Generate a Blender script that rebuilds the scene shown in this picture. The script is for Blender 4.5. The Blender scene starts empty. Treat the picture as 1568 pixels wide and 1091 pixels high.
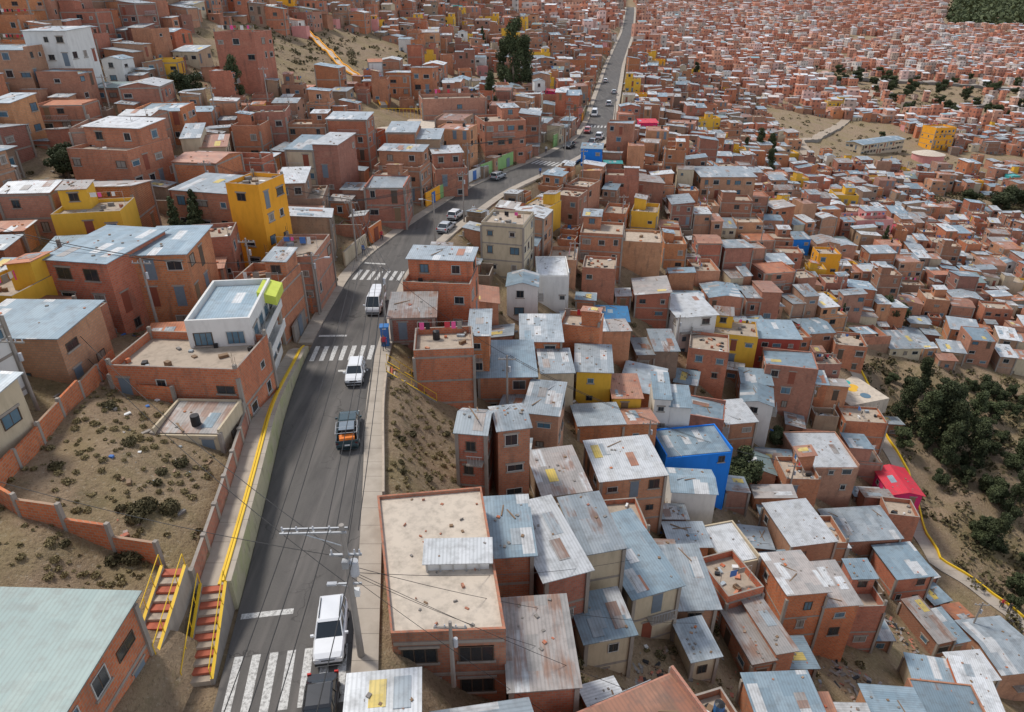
import bpy, math, random, numpy as np
from mathutils import Vector, Matrix
rng=random.Random(7); npr=np.random.RandomState(11)
sc=bpy.context.scene; COL=sc.collection
sc.view_settings.view_transform='Standard'; sc.view_settings.look='None'; sc.view_settings.exposure=0
# ------------------------------------------------------------------ terrain
YS=[0,10,25.9,36.5,54.2,68,86.4,103.6,127.9,153.4,176,205,237.8,290,346,497,672,1000,3500]
XS=[-8.6,-10,-12.4,-13.95,-17.0,-17.7,-17.6,-13.2,-4.8,9.5,19.8,25.5,30.4,39,48,76,104,150,500]
_yy=np.arange(0,3500,2.0); _xx=np.interp(_yy,YS,XS)
_xs=np.convolve(np.pad(_xx,3,mode='edge'),np.ones(7)/7,'valid')
def xc(Y): return np.interp(Y,_yy,_xs)
BY=[0,240,346,497,672,1000,1500,2200,3500]; BZ=[0,0,2.7,9.7,19.7,38,62,95,150]
PR=[0,1,4,12,30,50,80,120,200,400,800,3000]; PV=[0,-.3,-2.5,-6,-14,-22,-33,-40,-47,-55,-60,-60]
PN=[0,1,4,12,33,75,120,200,400,800,3000]; PNV=[0,-.3,-3,-8.5,-22,-46,-52,-55,-58,-60,-60]
LR=[0,1,15,25,50,70,100,150,300,600,3000]; LV=[0,.4,4.5,7,12.5,18,29,45,80,120,200]
def sm(t): t=np.clip(t,0,1); return t*t*(3-2*t)
def hw(Y): Y=np.asarray(Y,float); return 2.0*(1-.72*sm((Y-46)/15))*(1-sm((Y-61.5)/2))
def H(X,Y):
    X=np.asarray(X,float);Y=np.asarray(Y,float)
    d=X-xc(Y); b=np.interp(Y,BY,BZ); er=d-5.0; el=-d-4.9
    t=sm((Y-60)/70)
    pr=np.interp(er,PR,PV)*t+np.interp(er,PN,PNV)*(1-t)
    z=b+pr*(er>0)+np.interp(el,LR,LV)*(el>0)
    z=z+hw(Y)*np.clip(el/.5,0,1)*(1-.7*sm((el-8)/15))
    n=.5*np.sin(X*.31+1.3*np.sin(Y*.17))*np.sin(Y*.27+.9)+.25*np.sin(X*.83+2)*np.sin(Y*.77+X*.2)
    z=z+n*np.clip(np.maximum(er,el)/6,0,1)
    return z
def Hf(x,y): return float(H(x,y))
# ------------------------------------------------------------------ materials
class NT:
    def __init__(s,name,rough=.8,metal=0.,spec=.3):
        s.m=bpy.data.materials.new(name); s.m.use_nodes=True; s.t=s.m.node_tree
        s.b=s.t.nodes['Principled BSDF']; s.b.inputs['Roughness'].default_value=rough
        s.b.inputs['Metallic'].default_value=metal; s.b.inputs['Specular IOR Level'].default_value=spec
    def n(s,typ,**kw):
        nd=s.t.nodes.new(typ)
        for k,v in kw.items(): setattr(nd,k,v)
        return nd
    def l(s,a,b): s.t.links.new(a,b)
    def tc(s,which='Object'): return s.n('ShaderNodeTexCoord').outputs[which]
    def setin(s,nd,i,v):
        if isinstance(v,bpy.types.NodeSocket): s.l(v,nd.inputs[i])
        else: nd.inputs[i].default_value=v
    def math(s,op,a,b=0.,clamp=False):
        nd=s.n('ShaderNodeMath',operation=op,use_clamp=clamp); s.setin(nd,0,a); s.setin(nd,1,b); return nd.outputs[0]
    def noise(s,vec,scale,detail=3,rough=.5):
        nd=s.n('ShaderNodeTexNoise'); nd.inputs['Scale'].default_value=scale; nd.inputs['Detail'].default_value=detail; nd.inputs['Roughness'].default_value=rough
        if vec is not None: s.l(vec,nd.inputs['Vector'])
        return nd.outputs['Fac']
    def mapr(s,v,a,b,c,d):
        nd=s.n('ShaderNodeMapRange'); s.l(v,nd.inputs[0])
        for i,x in enumerate((a,b,c,d)): nd.inputs[i+1].default_value=x
        return nd.outputs[0]
    def mix(s,f,a,b,bt='MIX'):
        nd=s.n('ShaderNodeMix',data_type='RGBA',blend_type=bt)
        s.setin(nd,0,f)
        for i,v in ((6,a),(7,b)):
            if isinstance(v,bpy.types.NodeSocket): s.l(v,nd.inputs[i])
            else: nd.inputs[i].default_value=(v[0],v[1],v[2],1)
        return nd.outputs[2]
    def hsv(s,col,h,sa,v):
        nd=s.n('ShaderNodeHueSaturation'); s.l(col,nd.inputs['Color']); s.setin(nd,'Hue',h); s.setin(nd,'Saturation',sa); s.setin(nd,'Value',v); return nd.outputs[0]
    def scale(s,vec,x,y,z):
        nd=s.n('ShaderNodeVectorMath',operation='MULTIPLY'); s.l(vec,nd.inputs[0]); nd.inputs[1].default_value=(x,y,z); return nd.outputs[0]
    def addrand(s,vec,k=37.):
        oi=s.n('ShaderNodeObjectInfo').outputs['Random']
        m=s.math('MULTIPLY',oi,k); nd=s.n('ShaderNodeVectorMath',operation='ADD'); s.l(vec,nd.inputs[0]); s.l(m,nd.inputs[1]); return nd.outputs[0]
    def bump(s,h,strength,dist=.02):
        nd=s.n('ShaderNodeBump'); nd.inputs['Strength'].default_value=strength; nd.inputs['Distance'].default_value=dist; s.l(h,nd.inputs['Height']); s.l(nd.outputs[0],s.b.inputs['Normal'])
    def col(s,c): 
        if isinstance(c,bpy.types.NodeSocket): s.l(c,s.b.inputs['Base Color'])
        else: s.b.inputs['Base Color'].default_value=(c[0],c[1],c[2],1)
        return s.m
MATS=[]; MI={}
def reg(name,m): MI[name]=len(MATS); MATS.append(m); return m
def brick_mat(name,base,dark,rand=.25):
    t=NT(name,.92); o=t.tc(); sp=t.n('ShaderNodeSeparateXYZ'); t.l(o,sp.inputs[0])
    cb=t.n('ShaderNodeCombineXYZ'); t.l(t.math('ADD',sp.outputs[0],sp.outputs[1]),cb.inputs[0]); t.l(sp.outputs[2],cb.inputs[1])
    br=t.n('ShaderNodeTexBrick'); t.l(cb.outputs[0],br.inputs['Vector']); br.inputs['Scale'].default_value=1
    br.inputs['Brick Width'].default_value=.36; br.inputs['Row Height'].default_value=.21; br.inputs['Mortar Size'].default_value=.022
    br.inputs['Color1'].default_value=(*base,1); br.inputs['Color2'].default_value=(*dark,1); br.inputs['Mortar'].default_value=(.34,.235,.165,1)
    o2=t.addrand(o)
    n1=t.noise(o2,.55,4,.65); n2=t.noise(t.scale(o2,1.6,1.6,.35),1.0,3,.6)
    c=t.mix(t.mapr(n1,.47,.78,0,.5),br.outputs[0],(.27,.125,.075))
    c=t.mix(t.mapr(n1,.45,.25,0,.4),c,(.60,.31,.17))
    c=t.mix(t.mapr(n2,.54,.8,0,.65),c,(.13,.09,.07))
    r=t.n('ShaderNodeObjectInfo').outputs['Random']
    w=t.n('ShaderNodeTexWhiteNoise',noise_dimensions='1D'); t.l(r,w.inputs[1])
    c=t.hsv(c,t.mapr(r,0,1,.49,.508),t.mapr(w.outputs[0],0,1,.84,1.05),t.mapr(w.outputs[0],0,1,1-rand,1+rand*.6))
    return reg(name,t.col(c))
def plaster_mat(name,c0,stain=.5,rv=0.):
    t=NT(name,.85); o=t.addrand(t.tc())
    n=t.noise(t.scale(o,1.3,1.3,.4),1.2,4,.65)
    c=t.mix(t.mapr(n,.45,.8,0,stain),c0,tuple(x*.45 for x in c0))
    if rv:
        r=t.n('ShaderNodeObjectInfo').outputs['Random']; c=t.hsv(c,.5,1.,t.mapr(r,0,1,1-rv,1+rv*.4))
    return reg(name,t.col(c))
def roof_mat(name,c0,c1,rust=.5,white=.9,rough=.5,metal=.15):
    t=NT(name,rough,metal,.4); o=t.tc(); sp=t.n('ShaderNodeSeparateXYZ'); t.l(o,sp.inputs[0])
    oi=t.n('ShaderNodeObjectInfo').outputs['Random']
    fx=t.math('FLOOR',t.math('DIVIDE',sp.outputs[0],.83)); fy=t.math('FLOOR',t.math('DIVIDE',t.math('ADD',sp.outputs[1],t.math('MULTIPLY',fx,.37)),2.4))
    cb=t.n('ShaderNodeCombineXYZ'); t.l(fx,cb.inputs[0]); t.l(fy,cb.inputs[1]); t.l(t.math('MULTIPLY',oi,91.),cb.inputs[2])
    w=t.n('ShaderNodeTexWhiteNoise',noise_dimensions='3D'); t.l(cb.outputs[0],w.inputs[0])
    w1=t.n('ShaderNodeTexWhiteNoise',noise_dimensions='1D'); t.l(oi,w1.inputs[1])
    o2=t.addrand(o,57.)
    c=t.mix(w.outputs[0],c0,c1)
    c=t.mix(t.math('GREATER_THAN',w.outputs[0],white),c,(.55,.56,.56))
    st=t.noise(t.scale(o2,3.2,.35,1),1.2,3,.6); big=t.noise(o2,.35,3,.6)
    sheet=t.math('MULTIPLY',t.math('SUBTRACT',w.outputs[0],.5),.26)
    lvl=t.math('ADD',t.math('ADD',t.math('MULTIPLY',st,.45),t.math('MULTIPLY',big,.6)),sheet)
    thr=t.mapr(w1.outputs[0],0,1,.73-.30*rust,.86-.20*rust)
    m=t.math('MULTIPLY',t.math('SUBTRACT',lvl,thr),6.,clamp=True); m=t.math('MINIMUM',m,.85)
    c=t.mix(m,c,t.mix(st,(.19,.085,.05),(.31,.18,.12)))
    c=t.mix(t.mapr(t.noise(o2,1.1,4,.7),.46,.8,0,.6),c,(.12,.11,.10))
    wv=t.math('SINE',t.math('MULTIPLY',sp.outputs[0],2*math.pi/.235))
    c=t.mix(t.mapr(wv,-.2,1,0,.2),c,(.06,.065,.07))
    c=t.hsv(c,.5,1.,t.mapr(w1.outputs[0],0,1,.78,1.15))
    return reg(name,t.col(c))
def flat_mat(name,c,rough=.7,metal=0.,spec=.4,rv=0.):
    t=NT(name,rough,metal,spec); o=t.tc(); n=t.noise(o,3.,2)
    cc=t.mix(t.mapr(n,.4,.8,0,.3),c,tuple(x*.6 for x in c))
    return reg(name,t.col(cc))
brick_mat('brick',(.55,.175,.075),(.44,.125,.052))
brick_mat('brick_dark',(.40,.125,.058),(.32,.092,.042))
brick_mat('brick_pale',(.56,.25,.135),(.48,.20,.105))
brick_mat('adobe',(.33,.22,.14),(.29,.19,.12))
plaster_mat('cream',(.53,.44,.31)); plaster_mat('whitewash',(.66,.65,.62),.35); plaster_mat('yellow',(.72,.42,.05),.3)
plaster_mat('ochre',(.80,.36,.03),.35); plaster_mat('blue',(.015,.19,.66),.25); plaster_mat('pink',(.62,.28,.26),.4); plaster_mat('teal',(.05,.38,.36),.3); plaster_mat('green',(.25,.42,.16),.4)
plaster_mat('redpaint',(.36,.07,.05),.4); plaster_mat('magenta',(.62,.03,.14),.3); plaster_mat('orangepaint',(.60,.19,.07),.5)
plaster_mat('concrete',(.33,.29,.25),.6,.12); plaster_mat('terrace',(.44,.36,.28),.65,.15); plaster_mat('slab',(.56,.48,.39),.7); plaster_mat('lime',(.55,.62,.10),.3)
roof_mat('galv',(.28,.325,.355),(.40,.44,.465),.42); roof_mat('galv_blue',(.21,.29,.345),(.30,.38,.43),.22)
roof_mat('galv_white',(.53,.55,.56),(.66,.67,.68),.05,.7); roof_mat('rusty',(.32,.305,.29),(.42,.37,.34),.95)
roof_mat('rust_red',(.36,.16,.10),(.44,.23,.15),.7,.95); roof_mat('roof_green',(.165,.225,.22),(.20,.26,.25),.12,.999)
roof_mat('roof_teal',(.05,.36,.36),(.08,.42,.40),0,.99); roof_mat('roof_red',(.60,.025,.05),(.66,.035,.06),0,.99)
roof_mat('roof_orange',(.48,.17,.08),(.54,.22,.11),.3,.99); roof_mat('roof_blue',(.03,.16,.34),(.04,.2,.4),0,.99)
roof_mat('fibre_yellow',(.62,.46,.10),(.66,.52,.2),.1,.99)
flat_mat('glass',(.02,.028,.035),.12,0,.7); flat_mat('glass_blue',(.08,.16,.22),.12,0,.7); flat_mat('curtain',(.26,.23,.20),.4)
flat_mat('frame_white',(.50,.49,.46)); flat_mat('frame_dark',(.10,.07,.05)); flat_mat('door_metal',(.16,.20,.24),.5,0,.4); flat_mat('door_rust',(.25,.07,.04),.6)
flat_mat('wood',(.22,.14,.08)); flat_mat('tank',(.02,.02,.022),.5); flat_mat('tank_blue',(.04,.17,.42),.5); flat_mat('cloth_red',(.5,.04,.06)); flat_mat('cloth_blue',(.06,.16,.42)); flat_mat('cloth_white',(.7,.7,.68)); flat_mat('stone',(.22,.20,.18)); flat_mat('yellowpaint',(.78,.50,.02),.6); flat_mat('steel',(.42,.43,.44),.45,.5)
flat_mat('steptread',(.42,.11,.06),.8); flat_mat('pink_cloth',(.75,.10,.30))
# ------------------------------------------------------------------ mesh builder
class MB:
    def __init__(s): s.v=[];s.f=[];s.m=[]
    def hexa(s,p,mat,top=None,skip_bottom=True):
        b=len(s.v); s.v+=[tuple(q) for q in p]; mi=MI[mat]; ti=MI[top] if top else mi
        F=[(4,5,6,7),(0,1,5,4),(1,2,6,5),(2,3,7,6),(3,0,4,7)]; M=[ti,mi,mi,mi,mi]
        if not skip_bottom: F.append((3,2,1,0)); M.append(mi)
        s.f+=[tuple(b+i for i in q) for q in F]; s.m+=M
    def box(s,x0,x1,y0,y1,z0,z1,mat,top=None,bot=False):
        s.hexa([(x0,y0,z0),(x1,y0,z0),(x1,y1,z0),(x0,y1,z0),(x0,y0,z1),(x1,y0,z1),(x1,y1,z1),(x0,y1,z1)],mat,top,not bot)
    def rbox(s,cx,cy,cz,sx,sy,sz,mat,a=0.,bot=True):
        c,si=math.cos(a),math.sin(a);P=[]
        for z in (cz,cz+sz):
            for dx,dy in ((-1,-1),(1,-1),(1,1),(-1,1)):
                x=dx*sx/2;y=dy*sy/2; P.append((cx+x*c-y*si,cy+x*si+y*c,z))
        s.hexa(P,mat,None,not bot)
    def quad(s,p,mat): b=len(s.v); s.v+=[tuple(q) for q in p]; s.f.append(tuple(range(b,b+len(p)))); s.m.append(MI[mat])
    def cyl(s,p0,p1,r0,r1,mat,n=8,cap=True):
        p0=Vector(p0);p1=Vector(p1);d=(p1-p0).normalized(); a=Vector((0,0,1)) if abs(d.z)<.9 else Vector((1,0,0))
        u=d.cross(a).normalized();w=d.cross(u); b=len(s.v)
        for p,r in ((p0,r0),(p1,r1)):
            for i in range(n):
                t=2*math.pi*i/n; s.v.append(tuple(p+u*r*math.cos(t)+w*r*math.sin(t)))
        mi=MI[mat]
        for i in range(n): j=(i+1)%n; s.f.append((b+i,b+j,b+n+j,b+n+i)); s.m.append(mi)
        if cap:
            s.f.append(tuple(b+n+i for i in range(n))); s.m.append(mi); s.f.append(tuple(b+n-1-i for i in range(n))); s.m.append(mi)
    def mesh(s,name):
        me=bpy.data.meshes.new(name); me.from_pydata(s.v,[],s.f)
        used=sorted(set(s.m)); mp={u:i for i,u in enumerate(used)}
        for u in used: me.materials.append(MATS[u])
        me.polygons.foreach_set('material_index',np.array([mp[x] for x in s.m],dtype=np.int32)); me.update(); return me
def obj(name,me,loc=(0,0,0),rot=0.,sca=None):
    o=bpy.data.objects.new(name,me); o.location=loc; o.rotation_euler=(0,0,rot)
    if sca: o.scale=sca
    COL.objects.link(o); return o
# ------------------------------------------------------------------ houses
def fbox(mb,side,W,L,u,z,w,h,t0,t1,mat,ox=0,oy=0):
    if side=='F': mb.box(ox+u-w/2,ox+u+w/2,oy-L/2-t1,oy-L/2-t0,z,z+h,mat,bot=True)
    elif side=='B': mb.box(ox+u-w/2,ox+u+w/2,oy+L/2+t0,oy+L/2+t1,z,z+h,mat,bot=True)
    elif side=='R': mb.box(ox+W/2+t0,ox+W/2+t1,oy+u-w/2,oy+u+w/2,z,z+h,mat,bot=True)
    else: mb.box(ox-W/2-t1,ox-W/2-t0,oy+u-w/2,oy+u+w/2,z,z+h,mat,bot=True)
def window(mb,r,side,W,L,u,z,w,h,ox,oy,fr='frame_white',gl=None):
    gl=gl or r.choice(['glass','glass','glass','glass_blue','curtain'])
    fr=r.choice([fr,fr,'frame_dark'])
    fbox(mb,side,W,L,u,z,w,h,-.05,.012,'frame_dark',ox,oy)
    if r.random()<.7: fbox(mb,side,W,L,u,z-.12,w+.24,.12,-.02,.11,'concrete',ox,oy)
    if r.random()<.5: fbox(mb,side,W,L,u,z+h,w+.3,.16,-.02,.07,'concrete',ox,oy)
    n=2 if w<1.5 else 3; pw=(w-.1)/n
    for i in range(n): fbox(mb,side,W,L,u-w/2+.05+pw*(i+.5),z+.06,pw-.07,h-.12,-.05,.025,gl,ox,oy)
    for s in (-1,1): fbox(mb,side,W,L,u+s*(w/2-.02),z,.06,h,-.05,.055,fr,ox,oy)
    fbox(mb,side,W,L,u,z+h-.05,w-.1,.05,-.05,.054,fr,ox,oy); fbox(mb,side,W,L,u,z,w-.1,.05,-.05,.054,fr,ox,oy)
def storey_detail(mb,r,W,L,h,zlow,ox,oy,frame,dens=.62,fr='frame_white',sides='FRLB',win=None):
    n=max(1,int(round(h/2.6)))
    if frame:
        for k in range(n+2):
            z=h-.22-2.6*k
            if z<zlow: break
            if k==0 and r.random()<.5: continue
            for sd in sides:
                D=W if sd in'FB' else L
                fbox(mb,sd,W,L,0,z,D-.30,.2,-.02,.03,'concrete',ox,oy)
        for sx in(-1,1):
            for sy in(-1,1): mb.box(ox+sx*W/2-.14,ox+sx*W/2+.14,oy+sy*L/2-.14,oy+sy*L/2+.14,zlow,h-.05,'concrete')
    if h>5 and r.random()<.25:      # cantilevered balcony with railing
        z=h-2.6; w=W*.55; u=r.uniform(-.2,.2)*W
        fbox(mb,'F',W,L,u,z-.12,w,.12,-.02,.85,'concrete',ox,oy)
        fbox(mb,'F',W,L,u,z+.85,w,.05,.80,.845,'steel',ox,oy)
        for k in range(int(w/.25)): fbox(mb,'F',W,L,u-w/2+.1+k*.25,z,.03,.85,.81,.84,'steel',ox,oy)
    for sd in sides:
        D=W if sd in'FB' else L
        p=dens if sd in 'FR' else dens*.6
        if win is None and r.random()<.18: p*=.2
        for k in range(n):
            z=h-2.6*(k+1)+.95+r.uniform(-.1,.2)
            if z<-1.6: break
            m=max(1,int(D/2.2))
            for i in range(m):
                if r.random()<p:
                    u=(i+.5+r.uniform(-.12,.12))/m*D-D/2
                    if r.random()<.2: fbox(mb,sd,W,L,u,z-.9,.9,2.0,-.05,.03,r.choice(['door_metal','door_rust','wood','frame_dark']),ox,oy); fbox(mb,sd,W,L,u,z+1.1,1.2,.15,-.05,.06,'concrete',ox,oy)
                    else: window(mb,r,sd,W,L,u,z,min(win or r.choice([.8,1.1,1.4]),D/m-.3),r.choice([.7,.9,1.1]),ox,oy,fr)
def metal_roof(mb,r,W,L,h,ox,oy,mat,rise,ov=.3,kind='mono',wall='brick',zlow=-6,stones=True,flip=False):
    x0,x1,y0,y1=ox-W/2,ox+W/2,oy-L/2,oy+L/2
    if kind=='mono':
        zf,zb=(h,h+rise) if not flip else (h+rise,h)
        mb.hexa([(x0,y0,zlow),(x1,y0,zlow),(x1,y1,zlow),(x0,y1,zlow),(x0,y0,zf),(x1,y0,zf),(x1,y1,zb),(x0,y1,zb)],wall)
        g=(zb-zf)/L; j=[r.uniform(0,.1)+ov for _ in range(6)]
        X0,X1,Y0,Y1=x0-j[0],x1+j[1],y0-j[2],y1+j[3]; k2=j[4]-j[2]
        zz=lambda y:zf+g*(y-y0)+.02
        mb.hexa([(X0,Y0,zz(Y0)),(X1,Y0-k2,zz(Y0)),(X1,Y1,zz(Y1)),(X0,Y1+k2,zz(Y1)),(X0,Y0,zz(Y0)+.07),(X1,Y0-k2,zz(Y0)+.07),(X1,Y1,zz(Y1)+.07),(X0,Y1+k2,zz(Y1)+.07)],mat,None,False)
        zt=lambda x,y:zf+g*(y-y0)+.09
    else:
        xm=(x0+x1)/2 if kind=='gabx' else None
        mb.box(x0,x1,y0,y1,zlow,h,wall)
        if kind=='gabx':
            for (a,b,s) in((x0-ov,xm,1),(xm,x1+ov,-1)):
                za=h-ov*rise/(W/2)+.02 if s==1 else h+rise+.02; zb=h+rise+.02 if s==1 else h-ov*rise/(W/2)+.02
                mb.hexa([(a,y0-ov,za),(b,y0-ov,zb),(b,y1+ov,zb),(a,y1+ov,za),(a,y0-ov,za+.06),(b,y0-ov,zb+.06),(b,y1+ov,zb+.06),(a,y1+ov,za+.06)],mat,None,False)
            for y in(y0,y1): mb.quad([(x0,y,h),(x1,y,h),(xm,y,h+rise)],wall)
            zt=lambda x,y:h+rise*(1-abs(x-xm)/(W/2))+.08
        else:
            ym=(y0+y1)/2
            for (a,b,s) in((y0-ov,ym,1),(ym,y1+ov,-1)):
                za=h-ov*rise/(L/2)+.02 if s==1 else h+rise+.02; zb=h+rise+.02 if s==1 else h-ov*rise/(L/2)+.02
                mb.hexa([(x0-ov,a,za),(x1+ov,a,za),(x1+ov,b,zb),(x0-ov,b,zb),(x0-ov,a,za+.06),(x1+ov,a,za+.06),(x1+ov,b,zb+.06),(x0-ov,b,zb+.06)],mat,None,False)
            for x in(x0,x1): mb.quad([(x,y0,h),(x,y1,h),(x,ym,h+rise)],wall)
            zt=lambda x,y:h+rise*(1-abs(y-ym)/(L/2))+.08
    if stones:
        for i in range(r.choice([0,0,1,1,2,3])):
            w=.85;l=r.uniform(1.2,min(2.4,L*.7)); 
            if W<1.6 or L<2 : break
            a=r.uniform(x0+.1,x1-w-.1);b=r.uniform(y0+.1,y1-l-.1); q=.02+.012*i
            if kind=='gabx' and a<xm<a+w: a=xm+.05
            if kind=='gaby' and b<ym<b+l: b=ym+.05
            if a+w>x1 or b+l>y1: continue
            P=[(a,b),(a+w,b),(a+w,b+l),(a,b+l)]
            mb.hexa([(x,y,zt(x,y)-.02) for x,y in P]+[(x,y,zt(x,y)+q) for x,y in P],r.choice(['galv_white','rusty','rusty','galv_blue','galv','fibre_yellow','rust_red']))
        for i in range(r.randint(2,12)):
            x=r.uniform(x0+.2,x1-.2);y=r.uniform(y0+.2,y1-.2);q=r.uniform(.1,.22)
            mb.rbox(x,y,zt(x,y)-.06,q,q*r.uniform(.7,1.6),q*.7,r.choice(['stone','stone','brick','wood']),r.random()*3)
        for _ in range(r.choice([0,0,1,2])):
            if W<2.4 or L<2: break
            x=r.uniform(x0+1,x1-1);y=r.uniform(y0+.5,y1-.5);a=r.random()*3;mb.rbox(x,y,zt(x,y),r.uniform(1.0,2.2),.09,.06,r.choice(['wood','wood','steel']),a)
        if r.random()<.03 and L>3.5 and W>3.5:
            x=r.uniform(x0+.8,x1-.8);y=r.uniform(y0+.8,y1-.8); z=zt(x,y); mb.cyl((x,y,z-.1),(x,y,z+.8),.35,.33,'tank',10)
def terrace(mb,r,x0,x1,y0,y1,z,wall,ph,clutter=True,top='terrace'):
    mb.box(x0+.16,x1-.16,y0+.16,y1-.16,z-.1,z+.02,top)
    t=.15
    mb.box(x0,x1,y0,y0+t,z,z+ph,wall,'concrete');mb.box(x0,x1,y1-t,y1,z,z+ph,wall,'concrete')
    mb.box(x0,x0+t,y0+t,y1-t,z,z+ph,wall,'concrete');mb.box(x1-t,x1,y0+t,y1-t,z,z+ph,wall,'concrete')
    if not clutter: return
    if r.random()<.75:
        for sx in(x0+.15,x1-.15):
            for sy in(y0+.15,y1-.15):
                if r.random()<.8:
                    mb.rbox(sx,sy,z,.26,.26,ph+r.uniform(.1,.7),'concrete')
                    for q in((-.07,-.07),(.07,.07),(-.07,.07)): mb.cyl((sx+q[0],sy+q[1],z+ph),(sx+q[0]*1.3,sy+q[1]*1.3,z+ph+r.uniform(.9,1.5)),.014,.014,'frame_dark',4,False)
    W=x1-x0;L=y1-y0
    for i in range(r.randint(4,14)):
        mb.rbox(r.uniform(x0+.5,x1-.5),r.uniform(y0+.5,y1-.5),z+.02,r.uniform(.2,.8),r.uniform(.2,.5),r.uniform(.1,.45),r.choice(['brick','wood','wood','stone','stone','cloth_white','brick_pale','galv','tank']),r.random()*3)
    if r.random()<.15:
        a=(r.uniform(x0+.6,x1-.6),r.uniform(y0+.6,y1-.6)); mb.cyl((a[0],a[1],z),(a[0],a[1],z+.9),.38,.36,r.choice(['tank','tank','tank_blue']),10); mb.cyl((a[0],a[1],z+.9),(a[0],a[1],z+1.02),.36,.12,'tank',10)
    if r.random()<.35 and W>3:
        y=r.uniform(y0+.6,y1-.6)
        for xx in(x0+.3,x1-.3): mb.cyl((xx,y,z),(xx,y,z+1.9),.025,.025,'steel',5)
        mb.box(x0+.3,x1-.3,y-.008,y+.008,z+1.83,z+1.846,'frame_white')
        x=x0+.5
        while x<x1-1:
            w=r.uniform(.3,.7)
            if r.random()<.6: mb.box(x,x+w,y-.02,y+.02,z+1.83-r.uniform(.4,.9),z+1.825,r.choice(['cloth_red','cloth_blue','cloth_white','pink_cloth','curtain','tank']),bot=True)
            x+=w+.15
ROOFMIX=['galv','galv','galv_blue','galv_blue','galv_white','rusty','rusty','rust_red']
def house(mb,r,W,L,h,style,wall,roof,fd=6,frame=True,dens=.62,fr='frame_white',rise=None,flip=False,stones=True,win=None,top='terrace'):
    zl=-fd
    if style in('mono','gabx','gaby'):
        rise=rise if rise is not None else r.uniform(.05,.13)*L if style=='mono' else r.uniform(.5,.9)
        if style=='mono' and r.random()<.3 and W>4 and stones:
            metal_roof(mb,r,W-.02,L-.02,h-.45,0,0,roof,min(rise,.4),-.2,'mono',wall,zl,stones,flip)
            for (a,b,c,d) in((-W/2,-W/2+.16,-L/2,L/2),(W/2-.16,W/2,-L/2,L/2),(-W/2+.16,W/2-.16,L/2-.16,L/2)): mb.box(a,b,c,d,zl,h+.12,wall,wall)
        else: metal_roof(mb,r,W,L,h,0,0,roof,rise,r.uniform(.12,.35),style,wall,zl,stones,flip)
        storey_detail(mb,r,W,L,h-.1,zl,0,0,frame,dens,fr,win=win)
    elif style=='duo':
        a=W*r.uniform(.4,.62); dh=r.uniform(.35,1.7); hs=[h,h-dh]; r.shuffle(hs); l2=L*r.uniform(.72,1)
        Ls=[L,l2]; r.shuffle(Ls); X=-W/2
        for k,w in enumerate((a,W-a)):
            oy=-(L-Ls[k])/2*r.choice([-1,1]); ox=X+w/2; X+=w; rf=roof if k==0 else r.choice(ROOFMIX); wl=wall if r.random()<.75 else r.choice(['brick','brick_pale','cream','adobe'])
            metal_roof(mb,r,w-.02,Ls[k],hs[k],ox,oy,rf,r.uniform(.04,.12)*L,r.uniform(.1,.25),'mono',wl,zl,stones,r.random()<.3)
            storey_detail(mb,r,w-.02,Ls[k],hs[k]-.1,zl,ox,oy,frame and k==0,dens,fr,sides='FB'+('L' if k==0 else 'R'))
    elif style=='flat':
        mb.box(-W/2,W/2,-L/2,L/2,zl,h,wall); terrace(mb,r,-W/2,W/2,-L/2,L/2,h,wall,r.uniform(.35,1.),top=top)
        storey_detail(mb,r,W,L,h,zl,0,0,frame,dens,fr,win=win)
        if W>4.5 and L>4.5 and r.random()<.6:
            w,l=W*.42,L*.45; ox=r.choice([-1,1])*(W/2-w/2-.17);oy=L/2-l/2-.17
            mb2h=h+2.3; metal_roof(mb,r,w,l,mb2h,ox,oy,roof,.3,.15,'mono',wall,h-.5,stones); 
            window(mb,r,'F',w,l,0,h+1.,min(1.,w-.5),.9,ox,oy)
    elif style=='setback':
        h1=h-2.6; mb.box(-W/2,W/2,-L/2,L/2,zl,h1,wall); terrace(mb,r,-W/2,W/2,-L/2,L/2,h1,wall,r.uniform(.3,.8),top=top)
        storey_detail(mb,r,W,L,h1,zl,0,0,frame,dens,fr)
        if r.random()<.5: w,l=W-.34,L*.58; ox,oy=0,L/2-l/2-.17
        else: w,l=W*.6,L-.34; ox,oy=r.choice([-1,1])*(W/2-w/2-.17),0
        metal_roof(mb,r,w,l,h,ox,oy,roof,.08*l,.2,'mono',wall,h1-.2,stones)
        for u in ([-w/4,w/4] if w>3.5 else [0]): window(mb,r,'F',w,l,u,h1+1.,1.,1.,ox,oy)
        for sd in 'RL': window(mb,r,sd,w,l,0,h1+1.,min(1.2,l-.6),1.,ox,oy)
    elif style=='yard':
        mb.box(-W/2,W/2,-L/2,L/2,zl,.1,'adobe','terrace')
        for (a,b,c,d) in((-W/2,-W/2+.16,-L/2,L/2),(W/2-.16,W/2,-L/2,L/2),(-W/2+.16,W/2-.16,L/2-.16,L/2),(-W/2+.16,W/2-.16,-L/2,-L/2+.16)): mb.box(a,b,c,d,.05,r.uniform(1.1,2.),wall,'concrete')
        w=W*.5;l=L*.5; ox=r.choice([-1,1])*(W/2-w/2-.17);oy=L/2-l/2-.17
        metal_roof(mb,r,w,l,2.4,ox,oy,roof,.25,.2,'mono',wall,-.5,stones); fbox(mb,'F',w,l,0,.1,.85,1.9,-.03,.03,'door_rust',ox,oy)
        for i in range(18): mb.rbox(r.uniform(-W/2+.5,W/2-.5),r.uniform(-L/2+.5,L/2-.5),.1,r.uniform(.1,.9),r.uniform(.1,.4),r.uniform(.08,.45),r.choice(['wood','wood','stone','brick','cloth_blue','galv','tank']),r.random()*3)
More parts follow.
